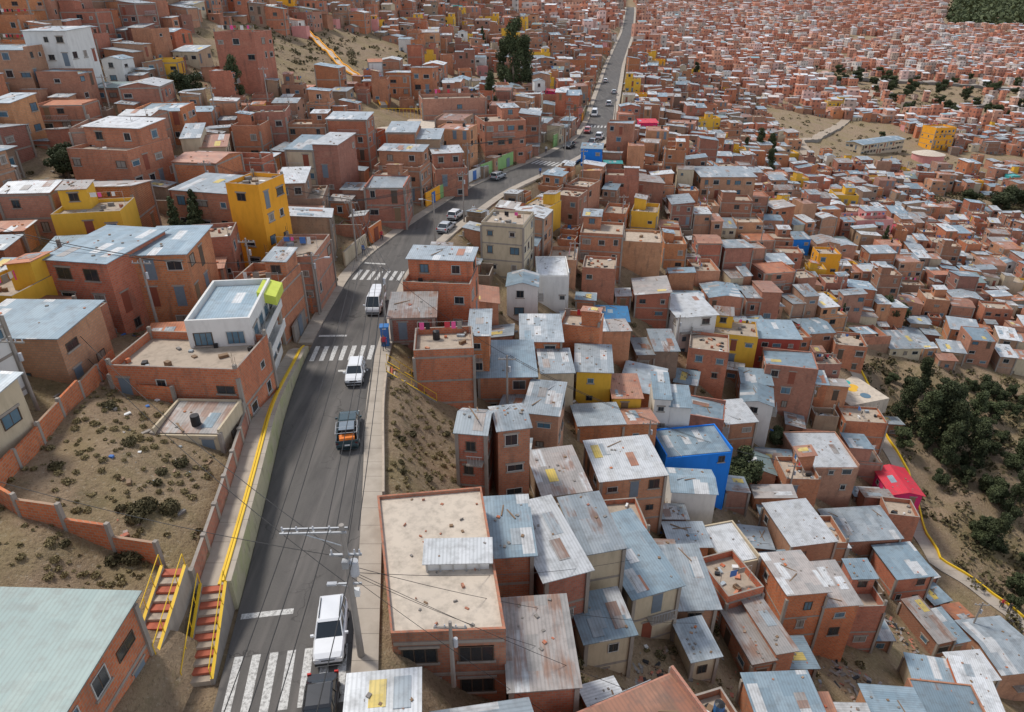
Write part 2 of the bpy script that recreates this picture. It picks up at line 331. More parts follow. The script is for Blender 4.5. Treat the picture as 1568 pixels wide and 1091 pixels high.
NAMEW={'cream':'plastered_house','whitewash':'white_house','yellow':'yellow_house','ochre':'yellow_house','blue':'blue_house','pink':'pink_house','teal':'teal_house','green':'green_house','adobe':'adobe_house','redpaint':'red_house','magenta':'red_house','orangepaint':'orange_house'}
def hname(wall): return NAMEW.get(wall,'brick_house')
RES=.5; OX,OY=-200,0; occ=np.zeros((1400,1000),bool)
def cells(x,y,W,L,rot):
    us=np.arange(-W/2+.1,W/2,.45); vs=np.arange(-L/2+.1,L/2,.45); U,V=np.meshgrid(us,vs); c,s=math.cos(rot),math.sin(rot)
    ix=((x+U*c-V*s-OX)/RES).astype(int).ravel(); iy=((y+U*s+V*c-OY)/RES).astype(int).ravel()
    return np.clip(ix,0,1399),np.clip(iy,0,999)
def mark(x,y,W,L,rot=0.): i=cells(x,y,W,L,rot); occ[i]=True
gx=OX+(np.arange(1400)+.5)*RES; gy=OY+(np.arange(1000)+.5)*RES
GX,GY=np.meshgrid(gx,gy,indexing='ij'); bare=np.zeros_like(occ)
def circ(x,y,rx,ry):
    m=(((GX-x)/rx)**2+((GY-y)/ry)**2)<1; occ[m]=True; bare[m]=True
dd=gx[:,None]-xc(gy)[None,:]; occ[np.abs(dd)<5.1]=True
occ[(GX>-33)&(GX<-20)&(GY>26)&(GY<48)]=True
occ[(dd>4)&(dd<12.5)&(GY>38)&(GY<57)]=True
occ[(GX>70)&(GY<122)]=True
occ[(GX>66)&(GY<96)]=True
circ(-57,180,16,24); circ(-44,215,12,36); circ(-63,140,5,7); circ(-38,81,3,5); circ(-60,92,5,5)
m_=(GX>135)&(GX<225)&(GY>315)&(GY<425); occ[m_]=True
circ(197,265,30,14); circ(251,352,22,18); circ(125,300,10,22)
circ(35,45,4.5,3.2); circ(48,58,2.6,4); circ(11,33.5,2.2,2.4); circ(31,75,2.2,2.4); circ(43.5,87,2,3); circ(40,72,2.5,2); circ(25,60.5,2,2); circ(57,66,2,3.5); circ(30,41,2,2)
mark(22,65,8.6,2.6); mark(61,81.5,4.5,2.4); mark(10.5,72.6,4,2); mark(11.8,53.5,6,1.6)
TR=[(62.5,120),(64.7,115),(66,109),(64.5,102.6),(66,92.8),(64.4,82),(64.4,77.2),(69,72.4),(72.7,67.5),(80,58),(90,46)]
for a,b in zip(TR,TR[1:]):
    for i in range(12): t=i/12; mark(a[0]+(b[0]-a[0])*t,a[1]+(b[1]-a[1])*t,3,3)
circ(62,107,4.5,5)
HERO=[
(-22.9,20.6,6.1,8.4,6.8,-2,6,'mono','brick','roof_green'),
(-23.7,43.4,4.4,5.0,4.2,-2,2.3,'mono','cream','rusty'),
(-26.2,49.3,6.2,10.4,6.2,-4,5,'flat','brick','galv'),
(-37.9,61.3,11.6,6.2,8.5,-10,7,'mono','brick','galv_blue'),
(-33.0,63.6,11.2,4.9,7.2,4,8,'mono','brick','galv_blue'),
(-37.8,48.8,9.7,7.5,5.8,-2,6,'mono','brick_pale','galv_blue'),
(-36.2,84.2,11.6,8.3,7,-14,7,'mono','brick','galv'),
(-30.2,80.6,12.8,4.2,5.5,-14,10,'flat','ochre','galv_blue'),
(-25.6,66.0,6.0,5.2,7,-4,6,'flat','brick','galv'),
(-24.6,75.6,6.2,5.2,8,0,6,'flat','brick_pale','galv'),
(-52.9,94.8,16.8,8.8,9,-11,7,'setback','brick','galv_white'),
(-77,128,27.0,7,8,0,5,'mono','whitewash','galv'),
(-18.0,132.3,10.2,9.6,8,0,7,'duo','brick','galv'),
(-43.5,126.8,13.6,7.5,8,10,5,'flat','brick','galv'),
(-37.7,88.5,9.4,4.8,6,-15,4,'mono','brick','galv_blue'),
(-82.2,122,24.9,9,8,5,6,'mono','brick_pale','galv_blue'),
(-54.9,154,25.0,8.4,8,-8,6,'flat','brick','galv'),
(-56.1,99.5,16.1,8.1,8,12,7,'flat','brick_pale','galv_white'),
(-56.8,118,16.2,7,7,6,5,'mono','brick','galv_blue'),
(-46.6,107.4,13.7,6,7.5,15,6,'duo','cream','galv'),
(-30.5,99.4,9.0,6.2,7.5,8,6,'setback','adobe','galv_white'),
(-30.4,111.8,12.0,8.5,8,-8,7,'duo','cream','galv_blue'),
(-18.7,118.4,9.0,7.9,6.8,-8,7,'setback','brick','galv'),
(-19.3,106.4,6.7,6,7,0,6,'mono','brick','galv'),
(-11.7,126.2,7.1,5.7,8,14,7,'setback','brick','galv_white'),
(-2.6,152.5,8.6,8.9,9,16,8,'flat','brick','galv'),
(-23.9,177,16.5,10.7,9,-5,6,'duo','brick','galv'),
(-13.5,162,11.5,14,8,12,6,'flat','brick_pale','galv'),
(-6.3,21.5,1.7,3.3,2.6,6,5,'mono','cream','galv_white'),
(1.6,28,-1.8,3.7,6.0,4,5,'mono','brick','rusty'),
(2.6,37.8,-2.7,3.1,7.4,19,6,'mono','brick','galv_white'),
(6.1,40.9,-4.1,3.3,6.0,13,7,'mono','cream','galv'),
(-.3,37.4,-1.3,2.9,5.2,5,5,'mono','brick','galv_blue'),
(9.9,42.2,-8.4,4.0,8.4,19,6,'mono','cream','galv_blue'),
(15.0,43.4,-12.4,3.5,6.5,3,5,'mono','brick_pale','galv'),
(6.4,34.6,-7.2,3.4,3.6,13,5,'mono','cream','galv_blue'),
(11.7,57.6,-10.3,6.7,6.2,9,6,'mono','brick_pale','galv_white'),
(22.0,69.2,-15.9,8.4,5.4,9,7,'mono','blue','galv_blue'),
(20.4,75.2,-12.2,4.6,5.6,-6,9,'duo','whitewash','galv_blue'),
(-3.1,47.7,1.0,2.4,3.4,-8,7,'gaby','brick','galv'),
(-.2,48.6,.8,2.7,3.6,12,7,'gaby','brick','galv'),
(4.1,49.6,-5.8,3.9,5.8,12,5,'mono','adobe','rusty'),
(12.3,68.6,-11.9,9.6,4.9,5,5,'duo','brick','galv'),
(-8.1,73.6,6.0,7.6,6,-6,9,'setback','brick','galv'),
(-10.6,67.2,2.8,4.4,5.4,4,4,'mono','brick_dark','rusty'),
(-4.9,67.0,1.0,5.0,6.4,0,6,'duo','brick','rusty'),
(-6.8,60.8,1.5,5.8,5.0,5,6,'flat','brick','galv'),
(-.6,100.5,2.4,6.4,7,-14,7,'flat','cream','galv'),
(10.5,77.1,-9.0,4.3,6.4,-5,5,'mono','yellow','galv'),
(6.0,97.4,-3.7,4.8,7.0,0,6,'mono','whitewash','galv_white'),
(29.2,104.0,-13.4,6.6,8,10,7,'mono','whitewash','galv_white'),
(51.6,167.9,-6.1,12.9,9,0,9,'mono','brick_pale','galv'),
(45.4,106.6,-19.1,7.2,6.5,-4,7,'mono','redpaint','galv_blue'),
(46.3,84.2,-28.0,8.3,8.6,0,6,'mono','brick_pale','galv_white'),
(61.0,85.9,-35.6,4.6,6.5,-3,5,'gabx','magenta','roof_red'),
(30.1,50.4,-19.0,7.8,5.8,6,8,'duo','brick','rusty'),
(34.9,63.8,-24.5,5.6,7,9,6,'mono','brick_pale','galv_white'),
(22.7,54.2,-18.4,4.2,5.5,14,5,'mono','cream','galv_white'),
(53.0,68.6,-35.5,5.1,5.3,7,5,'mono','brick','galv_blue'),
(21.4,41.8,-16.5,3.7,6.4,10,5,'duo','brick','rusty'),
(20.5,33.4,-14.6,4.9,3.6,3,5,'mono','brick','galv_blue'),
(53.5,60.6,-37.4,4.6,6.5,12,4,'duo','brick_dark','rusty'),
(53.1,52.8,-36.4,4.3,3.4,5,4,'mono','cream','galv_white'),
(14.7,37.5,-13.2,2.1,3.2,13,3,'mono','cream','galv'),
(-.7,66.6,-3.4,5.9,7.4,2,5,'mono','brick','galv_blue'),
(3.7,79.4,-5.8,4.9,6.8,0,5,'mono','brick','galv'),
(32.6,84.6,-21.9,4.6,5.3,8,5,'mono','brick','galv_white'),
(47.5,121.7,-17.6,6.1,8,-5,5,'duo','brick','galv'),
(63.9,116,-26.1,5.6,6,-12,5,'flat','brick','galv'),
(14.3,74.5,-11.6,3.4,5,0,5,'mono','yellow','rust_red'),
(12.3,89.9,-9.7,9.6,6.1,4,5,'duo','brick_pale','galv'),
(57.3,78.5,-35.1,4.2,4,-10,5,'flat','brick','galv'),
(15.8,115.5,-4.0,7.2,7,-10,5,'flat','brick','galv'),
(20.5,47,-16.2,3.8,5,18,5,'flat','brick','galv'),
(5.3,73.2,-7.3,3.9,5.4,3,5,'mono','cream','galv'),
(22.0,94.0,-14.9,6.1,6.5,0,4,'duo','adobe','galv'),
(38.9,94.8,-21.8,4.6,4.2,-10,5,'mono','brick','galv_blue'),
(53.9,102.0,-26.1,7.7,4.4,-10,5,'duo','brick','galv_blue'),
(102.6,196,-26.2,15,8,6,5,'flat','pink','galv'),
(108.6,222.1,-25.8,7,8,-8,6,'flat','yellow','galv'),
]
for i,(x,y,zr,W,L,rd,h,st,wall,roof) in enumerate(HERO):
    r=random.Random(100+i); mb=MB(); fr=wall not in('whitewash','blue','yellow','ochre','magenta','redpaint')
    house(mb,r,W,L,h,st,wall,roof,6 if y>24 else 2,frame=fr and r.random()<.7,rise=(.35 if st=='mono' else None),dens=.8,stones=i!=0)
    obj(hname(wall),mb.mesh('house_mesh'),(x,y,zr-h),math.radians(rd)); mark(x,y,W+.2,L+.2,math.radians(rd))
# white villa facing the street with glazed roof
mb=MB(); r=random.Random(77); W,L,h=5.2,9.0,7.2
mb.box(-W/2,W/2,-L/2,L/2,-3,h,'whitewash'); mb.box(-W/2+.3,W/2-.3,-L/2+.3,L/2-.3,h-.05,h+.04,'galv_blue')
for a in((-W/2,W/2,-L/2,-L/2+.2),(-W/2,W/2,L/2-.2,L/2),(-W/2,-W/2+.2,-L/2+.2,L/2-.2),(W/2-.2,W/2,-L/2+.2,L/2-.2)): mb.box(*a,h,h+.55,'whitewash')
for z in(1.,3.7,5.4):
    for u in(-3.3,-1.2,1.0,3.2): window(mb,r,'R',W,L,u,z,1.5,1.2,0,0,'frame_white','glass_blue')
    for u in(-1.4,1.2): window(mb,r,'F',W,L,u,z,1.5,1.2,0,0,'frame_white','glass_blue')
for z in(2.9,5.): mb.box(W/2,W/2+.8,-L/2+.4,L/2-.4,z,z+.14,'whitewash',bot=True); mb.box(W/2+.72,W/2+.8,-L/2+.4,L/2-.4,z+.14,z+.8,'whitewash')
mb.hexa([(W/2-.6,1.2,h-.4),(W/2+1.0,1.2,h-.9),(W/2+1.0,L/2+.2,h-.9),(W/2-.6,L/2+.2,h-.4),(W/2-.6,1.2,h+.5),(W/2+1.0,1.2,h-.05),(W/2+1.0,L/2+.2,h-.05),(W/2-.6,L/2+.2,h+.5)],'lime')
obj('white_house',mb.mesh('villa'),(-24.9,55.6,1.0),math.radians(7)); mark(-24.9,55.6,6.4,9.2,math.radians(7))
# concrete terrace house beside the street (trapezoid plan)
mb=MB(); r=random.Random(5); Q=[(-6.7,26.1),(-.35,26.4),(-2.2,38.8),(-9.5,37.8)]; cxm,cym=-4.7,32.3
Q=[(a-cxm,b-cym) for a,b in Q]
def prism(Q,z0,z1,mat,top=None): mb.hexa([(a,b,z0) for a,b in Q]+[(a,b,z1) for a,b in Q],mat,top)
prism(Q,-11,0,'brick')
ins=[(a*.96,b*.975) for a,b in Q]; prism(ins,-.05,.02,'slab')
for k in range(4):
    a,b=Q[k],Q[(k+1)%4]; ia,ib=ins[k],ins[(k+1)%4]; prism([a,b,ib,ia],0.01,.28,'brick','brick')
for k in range(26): mb.rbox(r.uniform(-2.6,2.6),r.uniform(-5.5,5.5),.02,r.uniform(.05,.3),r.uniform(.05,.2),r.uniform(.03,.15),r.choice(['stone','brick','wood']),r.random()*3)
a0=math.atan2(.3,6.35)
base=obj('brick_house',mb.mesh('terrace_house'),(cxm,cym,1.0))
mb=MB()
for z in(-2.2,-4.9,-7.6):
    for u in(-1.7,1.5): window(mb,r,'F',6.2,.4,u,z,2.0,1.2,0,0)
    fbox(mb,'F',6.2,.4,0,z+1.5,6.2,.22,-.05,.03,'concrete')
tc_=obj('facade_windows',mb.mesh('facade'),(-3.53,26.42,1.0),a0)
mb=MB()
metal_roof(mb,r,3.9,1.5,.65,0,0,'galv_white',.25,.15,'mono','cloth_white',0)
for k in range(5): mb.box(-1.9+k*.8,-1.8+k*.8,-.9,-.84,0,.6,'steel')
sh=obj('roof_shed',mb.mesh('shed'),(-3.4,31.8,1.0),.04); mark(-4.7,32.3,8.4,12.9)
for q in(tc_,sh):
    q.parent=base; q.matrix_parent_inverse=Matrix.Translation(base.location).inverted()
# sports court
mb=MB(); mb.box(-7,7,-9,9,-5,0,'concrete','slab')
for k in range(8): mb.rbox(-6.8+k*1.94,-9.3,-5,.35,.35,4.8,'cream')
mb.box(-7.2,7.2,-9.6,-9.02,-.3,0.05,'cream','slab')
for k in range(18): mb.rbox(-7+k*.82,9,0,.06,.06,2.2,'yellowpaint')
mb.box(-7,7,8.95,9.01,2.1,2.2,'yellowpaint',bot=True)
obj('sports_court',mb.mesh('court'),(-23,150,Hf(-23,146)+1.2),math.radians(-6)); mark(-23,150,15,20,math.radians(-6))
mb=MB(); r=random.Random(9)
metal_roof(mb,r,32,9,6,0,0,'galv_blue',.8,.5,'gaby','cream',-3,False); storey_detail(mb,r,32,9,5.8,-3,0,0,False,.9,win=1.8)
obj('school_building',mb.mesh('school'),(182,352,Hf(182,352)-.5),math.radians(28))
mb=MB(); house(mb,r,15,9,6,'flat','yellow','galv',4,dens=.8); obj('yellow_house',mb.mesh('h'),(205,455,Hf(205,455)),0); mark(205,455,22,12)
mb=MB(); house(mb,r,12,10,10,'flat','ochre','galv',4,dens=.8); obj('yellow_house',mb.mesh('h'),(224,372,Hf(224,372)),.2)
mb=MB(); mb.cyl((0,0,-4),(0,0,4),7,7,'pink',24); mb.cyl((0,0,4),(0,0,5.2),7.4,3,'slab',24); obj('round_building',mb.mesh('rot'),(203,340,Hf(203,340)),0)
# ------------------------------------------------ house variants + fill
walls=['brick']*13+['brick_dark']*3+['brick_pale']*6+['adobe']*3+['cream']*2+['whitewash']+['pink']+['yellow']
roofs=['galv']*8+['galv_blue']*6+['galv_white']*5+['rusty']*6+['rust_red']*3+['roof_orange']*2+['roof_green']
cls={0:[],1:[],2:[]}
for k in range(108):
    r=random.Random(900+k); c=0 if k<60 else (1 if k<92 else 2)
    W,L=((r.uniform(5.6,9.0),r.uniform(5.0,7.6)),(r.uniform(4.2,5.8),r.uniform(4.2,5.6)),(r.uniform(2.6,3.8),r.uniform(2.4,3.4)))[c]
    st=r.choice(['mono','mono','duo','duo','duo','flat','flat','setback','gaby','gabx','yard'] if c<2 else ['mono','mono','mono','flat'])
    h=r.choice([2.7,2.8,5.2,5.3,5.4,7.7] if c==0 else [2.6,2.7,2.8,5.1,5.2] if c==1 else [2.3,2.5])
    if st=='setback': h=max(h,5.2)
    if st=='duo': h=max(h,2.9)
    wall=r.choice(walls); roof=r.choice(roofs)
    if st=='yard': wall=r.choice(['brick','adobe','brick_pale']); h=0.2
    mb=MB(); house(mb,r,W,L,h,st,wall,roof,6,frame=r.random()<.55)
    cls[c].append((mb.mesh('house_variant'),W,L,hname(wall) if st!='yard' else 'walled_yard'))
acc=[]
for k,(wall,roof) in enumerate([('teal','roof_teal'),('blue','galv_blue'),('magenta','roof_red'),('ochre','galv'),('green','roof_green'),('brick','roof_blue'),('brick','roof_red'),('brick','roof_teal'),('whitewash','roof_orange')]):
    r=random.Random(50+k); mb=MB(); W,L=r.uniform(5,7),r.uniform(5,6.5); house(mb,r,W,L,5.3 if k<5 else 2.8,'mono' if k!=3 else 'flat',wall,roof,6,frame=False); acc.append((mb.mesh('house_variant'),W,L,hname(wall)))
def lown(x,y): return math.sin(x*.045+1.7*math.sin(y*.031))*math.sin(y*.05+.6*math.sin(x*.06+2))
def density(x,y):
    d=x-float(xc(y))
    if d<0:
        p=.9
        if d<-45: p=.66+.25*lown(x,y)
        if -70<d<-30 and 150<y<330: p=.35+.35*lown(x+30,y)
        if d<-12 and y<60: p=.75
        return p
    if y>430 and x>240: return .35
    return .95+.12*lown(x*1.9,y*1.7)
cnt=0
for ps,(step,cl) in enumerate([(7.6,0),(5.8,1),(4.7,1),(3.7,2),(3.3,2)]):
    y=14.
    while y<432:
        ss=1-.22*float(sm((y-85)/80)); st=step*ss; half=.80*y+14
        x0=max(-half,-190); x1=min(half,340)
        x=x0+rng.uniform(0,st)
        cx=float(xc(y)); head=-math.atan2(float(xc(y+8))-float(xc(y-8)),16)
        while x<x1:
            px=x+rng.uniform(-.22,.22)*st; py=y+rng.uniform(-.25,.25)*st
            x+=st*rng.uniform(.92,1.08)
            if cl==2 and py>200 : continue
            if rng.random()>density(px,py): continue
            if cl==2 and rng.random()<.3: continue
            me,W,L,nm=rng.choice(acc) if (cl==0 and rng.random()<.025) else rng.choice(cls[cl])
            s=rng.uniform(.9,1.08)*ss; rot=head*.55*math.exp(-abs(px-cx)/60)+.28*lown(px*1.3,py*1.2)+rng.uniform(-.08,.08)
            q=rng.choice([0,0,0,1,1,2,3]); rr=rot+q*math.pi/2
            ix=cells(px,py,W*s,L*s,rr)
            if occ[ix].mean()>(.05 if ps==0 else .02): continue
            occ[ix]=True
            z=Hf(px,py)-.35+(rng.random()<.25)*1.0-(rng.random()<.2)*.7
            obj(nm,me,(px,py,z),rr,(s,s,max(s,.86)*rng.uniform(.9,1.08))); cnt+=1
        y+=st
print('fill houses',cnt)
# ------------------------------------------------ far city
def far_city():
    R=npr; P=[]; y=432.
    while y<2500:
        st=6.6 if y<800 else 8.5 if y<1300 else 13
        xs=np.arange(-min(.42*y,330),min(.86*y,2000),st); xs=xs+R.uniform(-.25,.25,len(xs))*st
        ys=y+R.uniform(-.3,.3,len(xs))*st
        d=xs-xc(ys); keep=(np.abs(d)>7)&(R.rand(len(xs))<.9)
        blot=np.sin(xs*.021+2*np.sin(ys*.009))*np.sin(ys*.017+xs*.004); keep&=~((blot>.62)&(R.rand(len(xs))<.85))
        hwy=(xs>240)&(xs<430)&(ys>455)&(ys<650)&(R.rand(len(xs))<.75); keep&=~hwy
        keep&=~((ys>1120)&(ys<2100)&(xs>.565*ys))
        P.append(np.stack([xs[keep],ys[keep],np.full(keep.sum(),st)],1)); y+=st*.97
    P=np.concatenate(P); N=len(P)
    st=P[:,2]; W=st*R.uniform(.4,1.15,N); L=st*R.uniform(.4,1.05,N); h=R.choice([2.6,2.8,5,5.2,7.5,9],N,p=[.2,.2,.2,.2,.14,.06])*np.where(st>12,1.3,1)
    z=H(P[:,0],P[:,1]); a=R.uniform(-.35,.35,N); c=np.cos(a);s=np.sin(a); til=R.uniform(-.4,.4,N)
    vs=np.zeros((N,8,3))
    for k,(dx,dy,t) in enumerate([(-1,-1,0),(1,-1,0),(1,1,0),(-1,1,0),(-1,-1,1),(1,-1,1),(1,1,1),(-1,1,1)]):
        x=dx*W/2;yv=dy*L/2
        vs[:,k,0]=P[:,0]+x*c-yv*s; vs[:,k,1]=P[:,1]+x*s+yv*c; vs[:,k,2]=z-6 if t==0 else z+h+til*dy
    q=np.array([(4,5,6,7),(0,1,5,4),(1,2,6,5),(2,3,7,6),(3,0,4,7)])
    fs=(q[None]+8*np.arange(N)[:,None,None]).reshape(-1,4)
    wp=np.array([(.56,.23,.14),(.50,.19,.115),(.58,.31,.21),(.54,.27,.19),(.44,.34,.28),(.64,.57,.51),(.66,.44,.38)]); rp=np.array([(.46,.49,.53),(.66,.69,.71),(.36,.42,.47),(.47,.38,.34),(.54,.31,.23),(.44,.28,.22),(.54,.49,.46),(.24,.42,.47),(.75,.76,.77),(.52,.29,.21)])  # wall and roof palettes paled and greyed: aerial haze mixed into the colours
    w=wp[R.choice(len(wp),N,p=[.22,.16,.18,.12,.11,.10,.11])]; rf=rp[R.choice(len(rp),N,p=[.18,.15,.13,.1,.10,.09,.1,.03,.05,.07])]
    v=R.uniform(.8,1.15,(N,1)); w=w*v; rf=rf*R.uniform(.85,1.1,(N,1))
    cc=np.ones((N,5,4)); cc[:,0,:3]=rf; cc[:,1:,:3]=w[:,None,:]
    me=bpy.data.meshes.new('distant_city'); me.vertices.add(N*8); me.vertices.foreach_set('co',vs.ravel())
    me.loops.add(len(fs)*4); me.loops.foreach_set('vertex_index',fs.ravel().astype(np.int32)); me.polygons.add(len(fs)); me.polygons.foreach_set('loop_start',np.arange(0,len(fs)*4,4,dtype=np.int32))
    me.polygons.foreach_set('use_smooth',np.zeros(len(fs),bool))
    at=me.attributes.new('fcol','FLOAT_COLOR','FACE'); at.data.foreach_set('color',cc.reshape(-1)); me.update(calc_edges=True)
    t=NT('city_faces',.8); an=t.n('ShaderNodeAttribute',attribute_name='fcol'); o=t.tc()
    sp=t.n('ShaderNodeSeparateXYZ'); t.l(o,sp.inputs[0]); ge=t.n('ShaderNodeNewGeometry'); sn=t.n('ShaderNodeSeparateXYZ'); t.l(ge.outputs['Normal'],sn.inputs[0])
    u=t.math('FRACT',t.math('DIVIDE',t.math('ADD',sp.outputs[0],sp.outputs[1]),2.6)); vv=t.math('FRACT',t.math('DIVIDE',sp.outputs[2],2.6))
    m=t.math('MULTIPLY',t.math('LESS_THAN',u,.42),t.math('LESS_THAN',vv,.42)); m=t.math('MULTIPLY',m,t.math('LESS_THAN',sn.outputs[2],.4))
    c=t.mix(t.math('MULTIPLY',m,.7),an.outputs['Color'],(.05,.05,.055)); c=t.mix(t.mapr(t.noise(o,.3,3),.45,.8,0,.3),c,(.2,.16,.14))
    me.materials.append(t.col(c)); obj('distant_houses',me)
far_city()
# ------------------------------------------------ ground
def grow(a,step,end,g):
    o=[];x=a
    while (x<end if step>0 else x>end): x+=step; step*=g; o.append(x)
    return o
gxs=np.array(grow(-62,-1.0,-900,1.06)[::-1]+list(np.arange(-62,112,.85))+grow(112,1.,3000,1.05))
gys=np.array([-20,-10,0]+list(np.arange(5,135,.85))+grow(135,.9,3450,1.022))
XX,YY=np.meshgrid(gxs,gys,indexing='ij'); ZZ=H(XX,YY); D=XX-xc(YY)
ZZ=ZZ-.12*(np.abs(D)<5.3)-.5*(np.abs(D)<6)*(YY>150); ZZ=np.where((YY<64)&(D<-3.2)&(D>-5.4),-.12,ZZ)
nx,ny=XX.shape; vs=np.stack([XX,YY,ZZ],-1).reshape(-1,3)
i=np.arange(nx-1)[:,None]*ny+np.arange(ny-1)[None,:]; fs=np.stack([i,i+ny,i+ny+1,i+1],-1).reshape(-1,4)
me=bpy.data.meshes.new('terrain'); me.vertices.add(len(vs)); me.vertices.foreach_set('co',vs.ravel()); me.loops.add(len(fs)*4); me.loops.foreach_set('vertex_index',fs.ravel().astype(np.int32)); me.polygons.add(len(fs)); me.polygons.foreach_set('loop_start',np.arange(0,len(fs)*4,4,dtype=np.int32)); me.update(calc_edges=True)
t=NT('hillside_earth',.95); o=t.tc()
c=t.mix(t.noise(o,.9,5,.65),(.20,.135,.085),(.38,.28,.18))
c=t.mix(t.mapr(t.noise(o,.13,4,.6),.45,.62,0,.6),c,(.25,.195,.09))
c=t.mix(t.mapr(t.noise(o,.35,5,.75),.55,.66,0,.5),c,(.12,.105,.05))
n3=t.noise(o,3.1,4,.8)
c=t.mix(t.mapr(n3,.54,.66,0,.6),c,(.11,.075,.045))
c=t.mix(t.mapr(n3,.42,.34,0,.5),c,(.46,.39,.30))
me.materials.append(t.col(c)); t.bump(n3,.9,.3); obj('terrain',me)
# ------------------------------------------------ road
t=NT('asphalt',.85); o=t.tc(); c=t.mix(t.noise(o,9,4,.7),(.092,.085,.079),(.135,.125,.115))
c=t.mix(t.mapr(t.noise(t.scale(o,1,.25,1),.8,4,.6),.45,.7,0,.6),c,(.062,.058,.055)); c=t.mix(t.mapr(t.noise(t.scale(o,2.2,.12,1),.6,3),.5,.75,0,.55),c,(.19,.17,.155))
vo=t.n('ShaderNodeTexVoronoi',feature='DISTANCE_TO_EDGE'); vo.inputs['Scale'].default_value=.22
nv=t.n('ShaderNodeTexNoise'); nv.inputs['Scale'].default_value=.9; nv.inputs['Detail'].default_value=4; t.l(o,nv.inputs['Vector']); vm=t.n('ShaderNodeVectorMath',operation='ADD'); t.l(o,vm.inputs[0]); t.l(t.scale(nv.outputs['Color'],2.5,2.5,1),vm.inputs[1]); t.l(vm.outputs[0],vo.inputs['Vector'])
c=t.mix(t.math('MULTIPLY',t.mapr(vo.outputs['Distance'],0,.012,.8,0),t.mapr(t.noise(o,.25,2),.45,.6,0,1)),c,(.04,.037,.034)); reg('asphalt',t.col(c))
t=NT('road_paint',.7); o=t.tc(); c=t.mix(t.mapr(t.noise(o,5,5,.8),.45,.63,0,.8),(.60,.59,.56),(.15,.14,.13)); reg('paint',t.col(c))
t=NT('sidewalk',.9); o=t.tc(); c=t.mix(t.noise(o,1.5,5,.7),(.34,.29,.235),(.47,.41,.34)); c=t.mix(t.mapr(t.noise(o,.5,4),.5,.7,0,.5),c,(.24,.2,.16))
sp=t.n('ShaderNodeSeparateXYZ'); t.l(o,sp.inputs[0]); c=t.mix(t.math('MULTIPLY',t.math('LESS_THAN',t.math('FRACT',t.math('DIVIDE',sp.outputs[1],1.8)),.025),.6),c,(.1,.09,.08)); reg('pavement',t.col(c))
t=NT('mural',.9); o=t.tc(); c=t.mix(t.noise(o,1.2,4,.7),(.34,.31,.20),(.52,.46,.30)); c=t.mix(t.mapr(t.noise(o,.55,4),.48,.6,0,.5),c,(.36,.38,.16)); c=t.mix(t.mapr(t.noise(t.scale(o,1,1,.3),2.,4,.7),.55,.7,0,.6),c,(.13,.12,.09)); reg('mural',t.col(c))
def hd(y): return math.atan2(float(xc(y+1.5))-float(xc(y-1.5)),3.)
def at(y,d):
    a=hd(y); return float(xc(y))+d*math.cos(a), y-d*math.sin(a)
def sweep(mb,ys,d0,d1,z0,z1,mat,top=None):
    b=len(mb.v);n=0
    for y in ys:
        base=float(np.interp(y,BY,BZ))
        for d,z in((d0,z0),(d1,z0),(d1,z1),(d0,z1)):
            zz=z(y) if callable(z) else z; x,yy=at(y,d); mb.v.append((x,yy,base+zz))
        n+=1
    m=MI[mat]; tm=MI[top] if top else m
    for k in range(n-1):
        for j in range(4):
            a=b+4*k+j; a2=b+4*k+(j+1)%4; mb.f.append((a,a2,a2+4,a+4)); mb.m.append(tm if j==2 else m)
    mb.f.append((b,b+3,b+2,b+1)); mb.m.append(m); e=b+4*(n-1); mb.f.append((e,e+1,e+2,e+3)); mb.m.append(m)
ysr=list(np.arange(4,260,1.5))+list(np.arange(260,700,6))
mb=MB(); sweep(mb,ysr,-3.45,3.45,-.3,0.,'asphalt'); obj('street',mb.mesh('street'))
mb=MB(); sweep(mb,ysr,3.45,4.9,-.3,.15,'pavement'); obj('sidewalk',mb.mesh('sidewalk'))
mb=MB(); sweep(mb,[y for y in ysr if y>62.5],-4.95,-3.45,-.3,.15,'pavement'); obj('sidewalk',mb.mesh('sidewalk'))
mb=MB()
def stripe(y0,y1,d0,d1):
    P=[at(y0,d0),at(y0,d1),at(y1,d1),at(y1,d0)]; mb.quad([(p[0],p[1],.005+float(np.interp(p[1],BY,BZ))) for p in P],'paint')
for yc,ln in((24.2,3.6),(61.8,3.2),(83.6,3.4)):
    for k in range(7): d=-3.0+k*.95; stripe(yc-ln/2,yc+ln/2,d,d+.46)
stripe(28.6,29.0,-3.2,-.2); stripe(65.6,66.,-3.2,-.2); stripe(57.8,58.2,.2,3.1); stripe(87.5,87.9,-3.2,-.2)
for yc in(150,196): 
    for k in range(7): d=-3.0+k*.95; stripe(yc-1.6,yc+1.6,d,d+.46)
obj('road_markings',mb.mesh('road_markings'))
yw=list(np.arange(29.5,63,1.0)); 
mb=MB(); sweep(mb,yw,-3.95,-3.5,-.3,lambda y:float(hw(y))+.25,'mural','pavement'); obj('retaining_wall',mb.mesh('retaining_wall'))
mb=MB(); sweep(mb,yw,-4.0,-3.86,lambda y:float(hw(y))+.2,lambda y:float(hw(y))+.36,'yellowpaint'); sweep(mb,yw,-4.28,-4.14,lambda y:float(hw(y))-.1,lambda y:float(hw(y))+.1,'yellowpaint'); obj('yellow_kerb',mb.mesh('yellow_kerb'))
mb=MB(); sweep(mb,yw,-5.4,-3.96,-.3,lambda y:float(hw(y))+.02,'pavement'); obj('raised_walkway',mb.mesh('raised_walkway'))
mb=MB()
